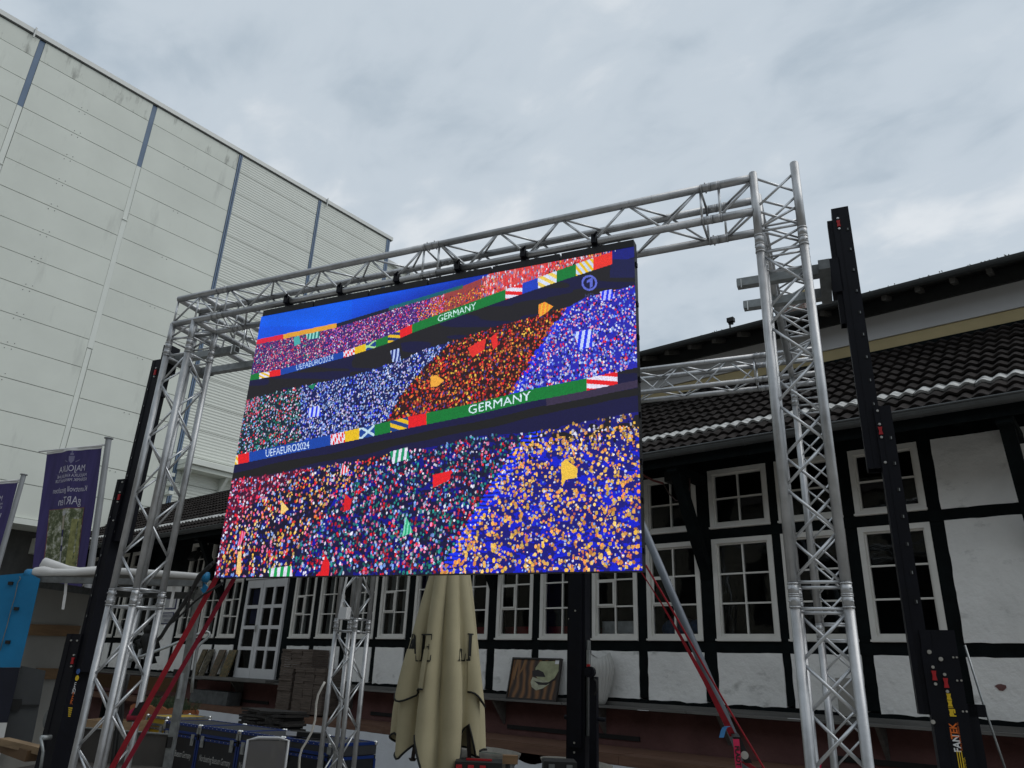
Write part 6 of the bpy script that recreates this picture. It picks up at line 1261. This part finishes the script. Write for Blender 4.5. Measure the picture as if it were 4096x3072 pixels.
q = MB(); A_, B__ = at_d(c4(40, 1235), 7.9), at_d(c4(835, 1425), 7.5); q.bar(A_, B__, .1, .05); tag(q.build('wooden_beam', M_PAL), 'pale wooden beam lying across the pallets', 'beam'); q = MB(); A_, B__ = at_d(c4(30, 1300), 8.0), at_d(c4(500, 1470), 7.6); q.bar(A_, B__, .09, .08); tag(q.build('wooden_beam', M_WOODD), 'dark brown beam lying beside the pale beam on the pallets', 'beam')
p = on_z(c4(1640, 1210), .6); p = Vector((p.x, p.y, 0)) + Vector((CF.x, CF.y, 0)).normalized() * .25
for k, lab in enumerate(('lowest pallet of the stack behind the lattice tower with red straps', 'second pallet of the stack behind the lattice tower with red straps', 'third pallet of the stack behind the lattice tower with red straps', 'top pallet of the stack behind the lattice tower with red straps')): pallet(p, ya + .5 - .05 * k, .145 * k, lab, wdt=.95, dpt=.7)
q = MB(); p = p + Vector((0, 0, .582)); q.obox(p, (.8, .6, 0), (-.6, .8, 0), UP, -.35, .35, -.22, -.2, 0, .24); q.obox(p, (.8, .6, 0), (-.6, .8, 0), UP, -.35, .35, .2, .22, 0, .24); q.obox(p, (.8, .6, 0), (-.6, .8, 0), UP, -.35, -.33, -.2, .2, 0, .24); q.obox(p, (.8, .6, 0), (-.6, .8, 0), UP, .33, .35, -.2, .2, 0, .24); q.obox(p, (.8, .6, 0), (-.6, .8, 0), UP, -.33, .33, -.2, .2, 0, .02); tag(q.build('wooden_crate', M_PAL), 'open plywood crate standing on the stacked pallets', 'crate')

# ================================================================ basins and tools below the parasol
def basin(q0, q1, y, zr_, label):
    a, b = on_y(q0, y), on_y(q1, y); r = (b.x - a.x) / 2; c = Vector(((a.x + b.x) / 2, y + r * .3, 0)); zr_ = (a.z + b.z) / 2
    th = thing('stone_basin', c, label, 'basin', 'stone basins in front of the deck'); q = MB(); q.lathe((c.x, c.y, zr_ - .3), [(r * .45, 0), (r * .62, .06), (r * .85, .18), (r, .3), (r * .94, .3), (r * .8, .2), (r * .4, .12)], 32, squash=.5); q.build('bowl', mat('pale_stone', (.23, .215, .185), .8, var=.25, scale=7, bump=.3, bscale=40), th, True)
    q = MB(); q.box(c.x - r * .4, c.x + r * .4, c.y - r * .2, c.y + r * .2, 0, zr_ - .299); q.build('stand', M_STONE, th)
    q = MB(); q.lathe((c.x, c.y, zr_ - .06), [(.01, 0), (r * .86, .0), (r * .86, .004), (.01, .004)], 24, squash=.5); q.build('glaze', mat('green_glaze', (.08, .12, .09), .3), th, True)
basin(z6(150, 1510), z6(738, 1520), 7.6, .7, 'pale stone basin with greenish glaze behind the parasol')
basin(z6(815, 1580), z6(1490, 1640), 7.3, .6, 'pale stone basin behind the black lifting mast')
q = MB(); p = at_d(z6(430, 1640), 6.3); fx = Vector((CR.x, CR.y, 0)).normalized(); fy = Vector((CF.x, CF.y, 0)).normalized(); th = thing('tool_case', (p.x, p.y, 0), 'black and red tool case next to the parasol pole', 'tool case')
zt_ = at_d(z6(430, 1608), 6.3).z; MB().obox((p.x, p.y, 0), fx, fy, UP, -.18, .18, 0, .3, .35, zt_).build('body', M_RUB, th); MB().obox((p.x, p.y, 0), fx, fy, UP, -.16, .16, .02, .28, 0, .349).build('stand', M_WOODD, th)
for a in (-.17, -.08, .01): MB().obox((p.x, p.y, 0), fx, fy, UP, a, a + .045, -.012, -.001, zt_ - .16, zt_ - .02).build('latch', M_RED, th)
MB().obox((p.x, p.y, 0), fx, fy, UP, -.1, .1, .1, .12, zt_ + .001, zt_ + .015).build('handle', M_RED, th)
q = MB(); p = at_d(z6(683, 1640), 6.5); a = at_d(z6(683, 1572), 6.5); th = thing('mallet', p, 'wooden tool with a pale grip beside the stone basin', 'tool'); MB().bar(Vector((p.x, p.y, p.z - .25)), p + UP * .03, .05, .05).build('grip', M_GALVD, th); MB().obox(p + UP * .02, fx, fy, UP, -.06, .06, -.04, .04, 0, a.z - p.z).build('head', M_WOOD, th)
q = MB(); p = at_d(z6(1090, 1640), 7.0); zt_ = at_d(z6(1090, 1604), 7.0).z; th = thing('tool_case', (p.x, p.y, 0), 'small black case at the foot of the lifting mast', 'tool case'); MB().obox((p.x, p.y, 0), fx, fy, UP, -.14, .14, 0, .3, .3, zt_).build('body', M_RUB, th); MB().obox((p.x, p.y, 0), fx, fy, UP, -.12, .12, .02, .28, 0, .299).build('stand', M_WOODD, th)
for a in (-.1, .05): MB().obox((p.x, p.y, 0), fx, fy, UP, a, a + .05, -.01, -.001, zt_ - .08, zt_ - .02).build('latch', M_GALVD, th)
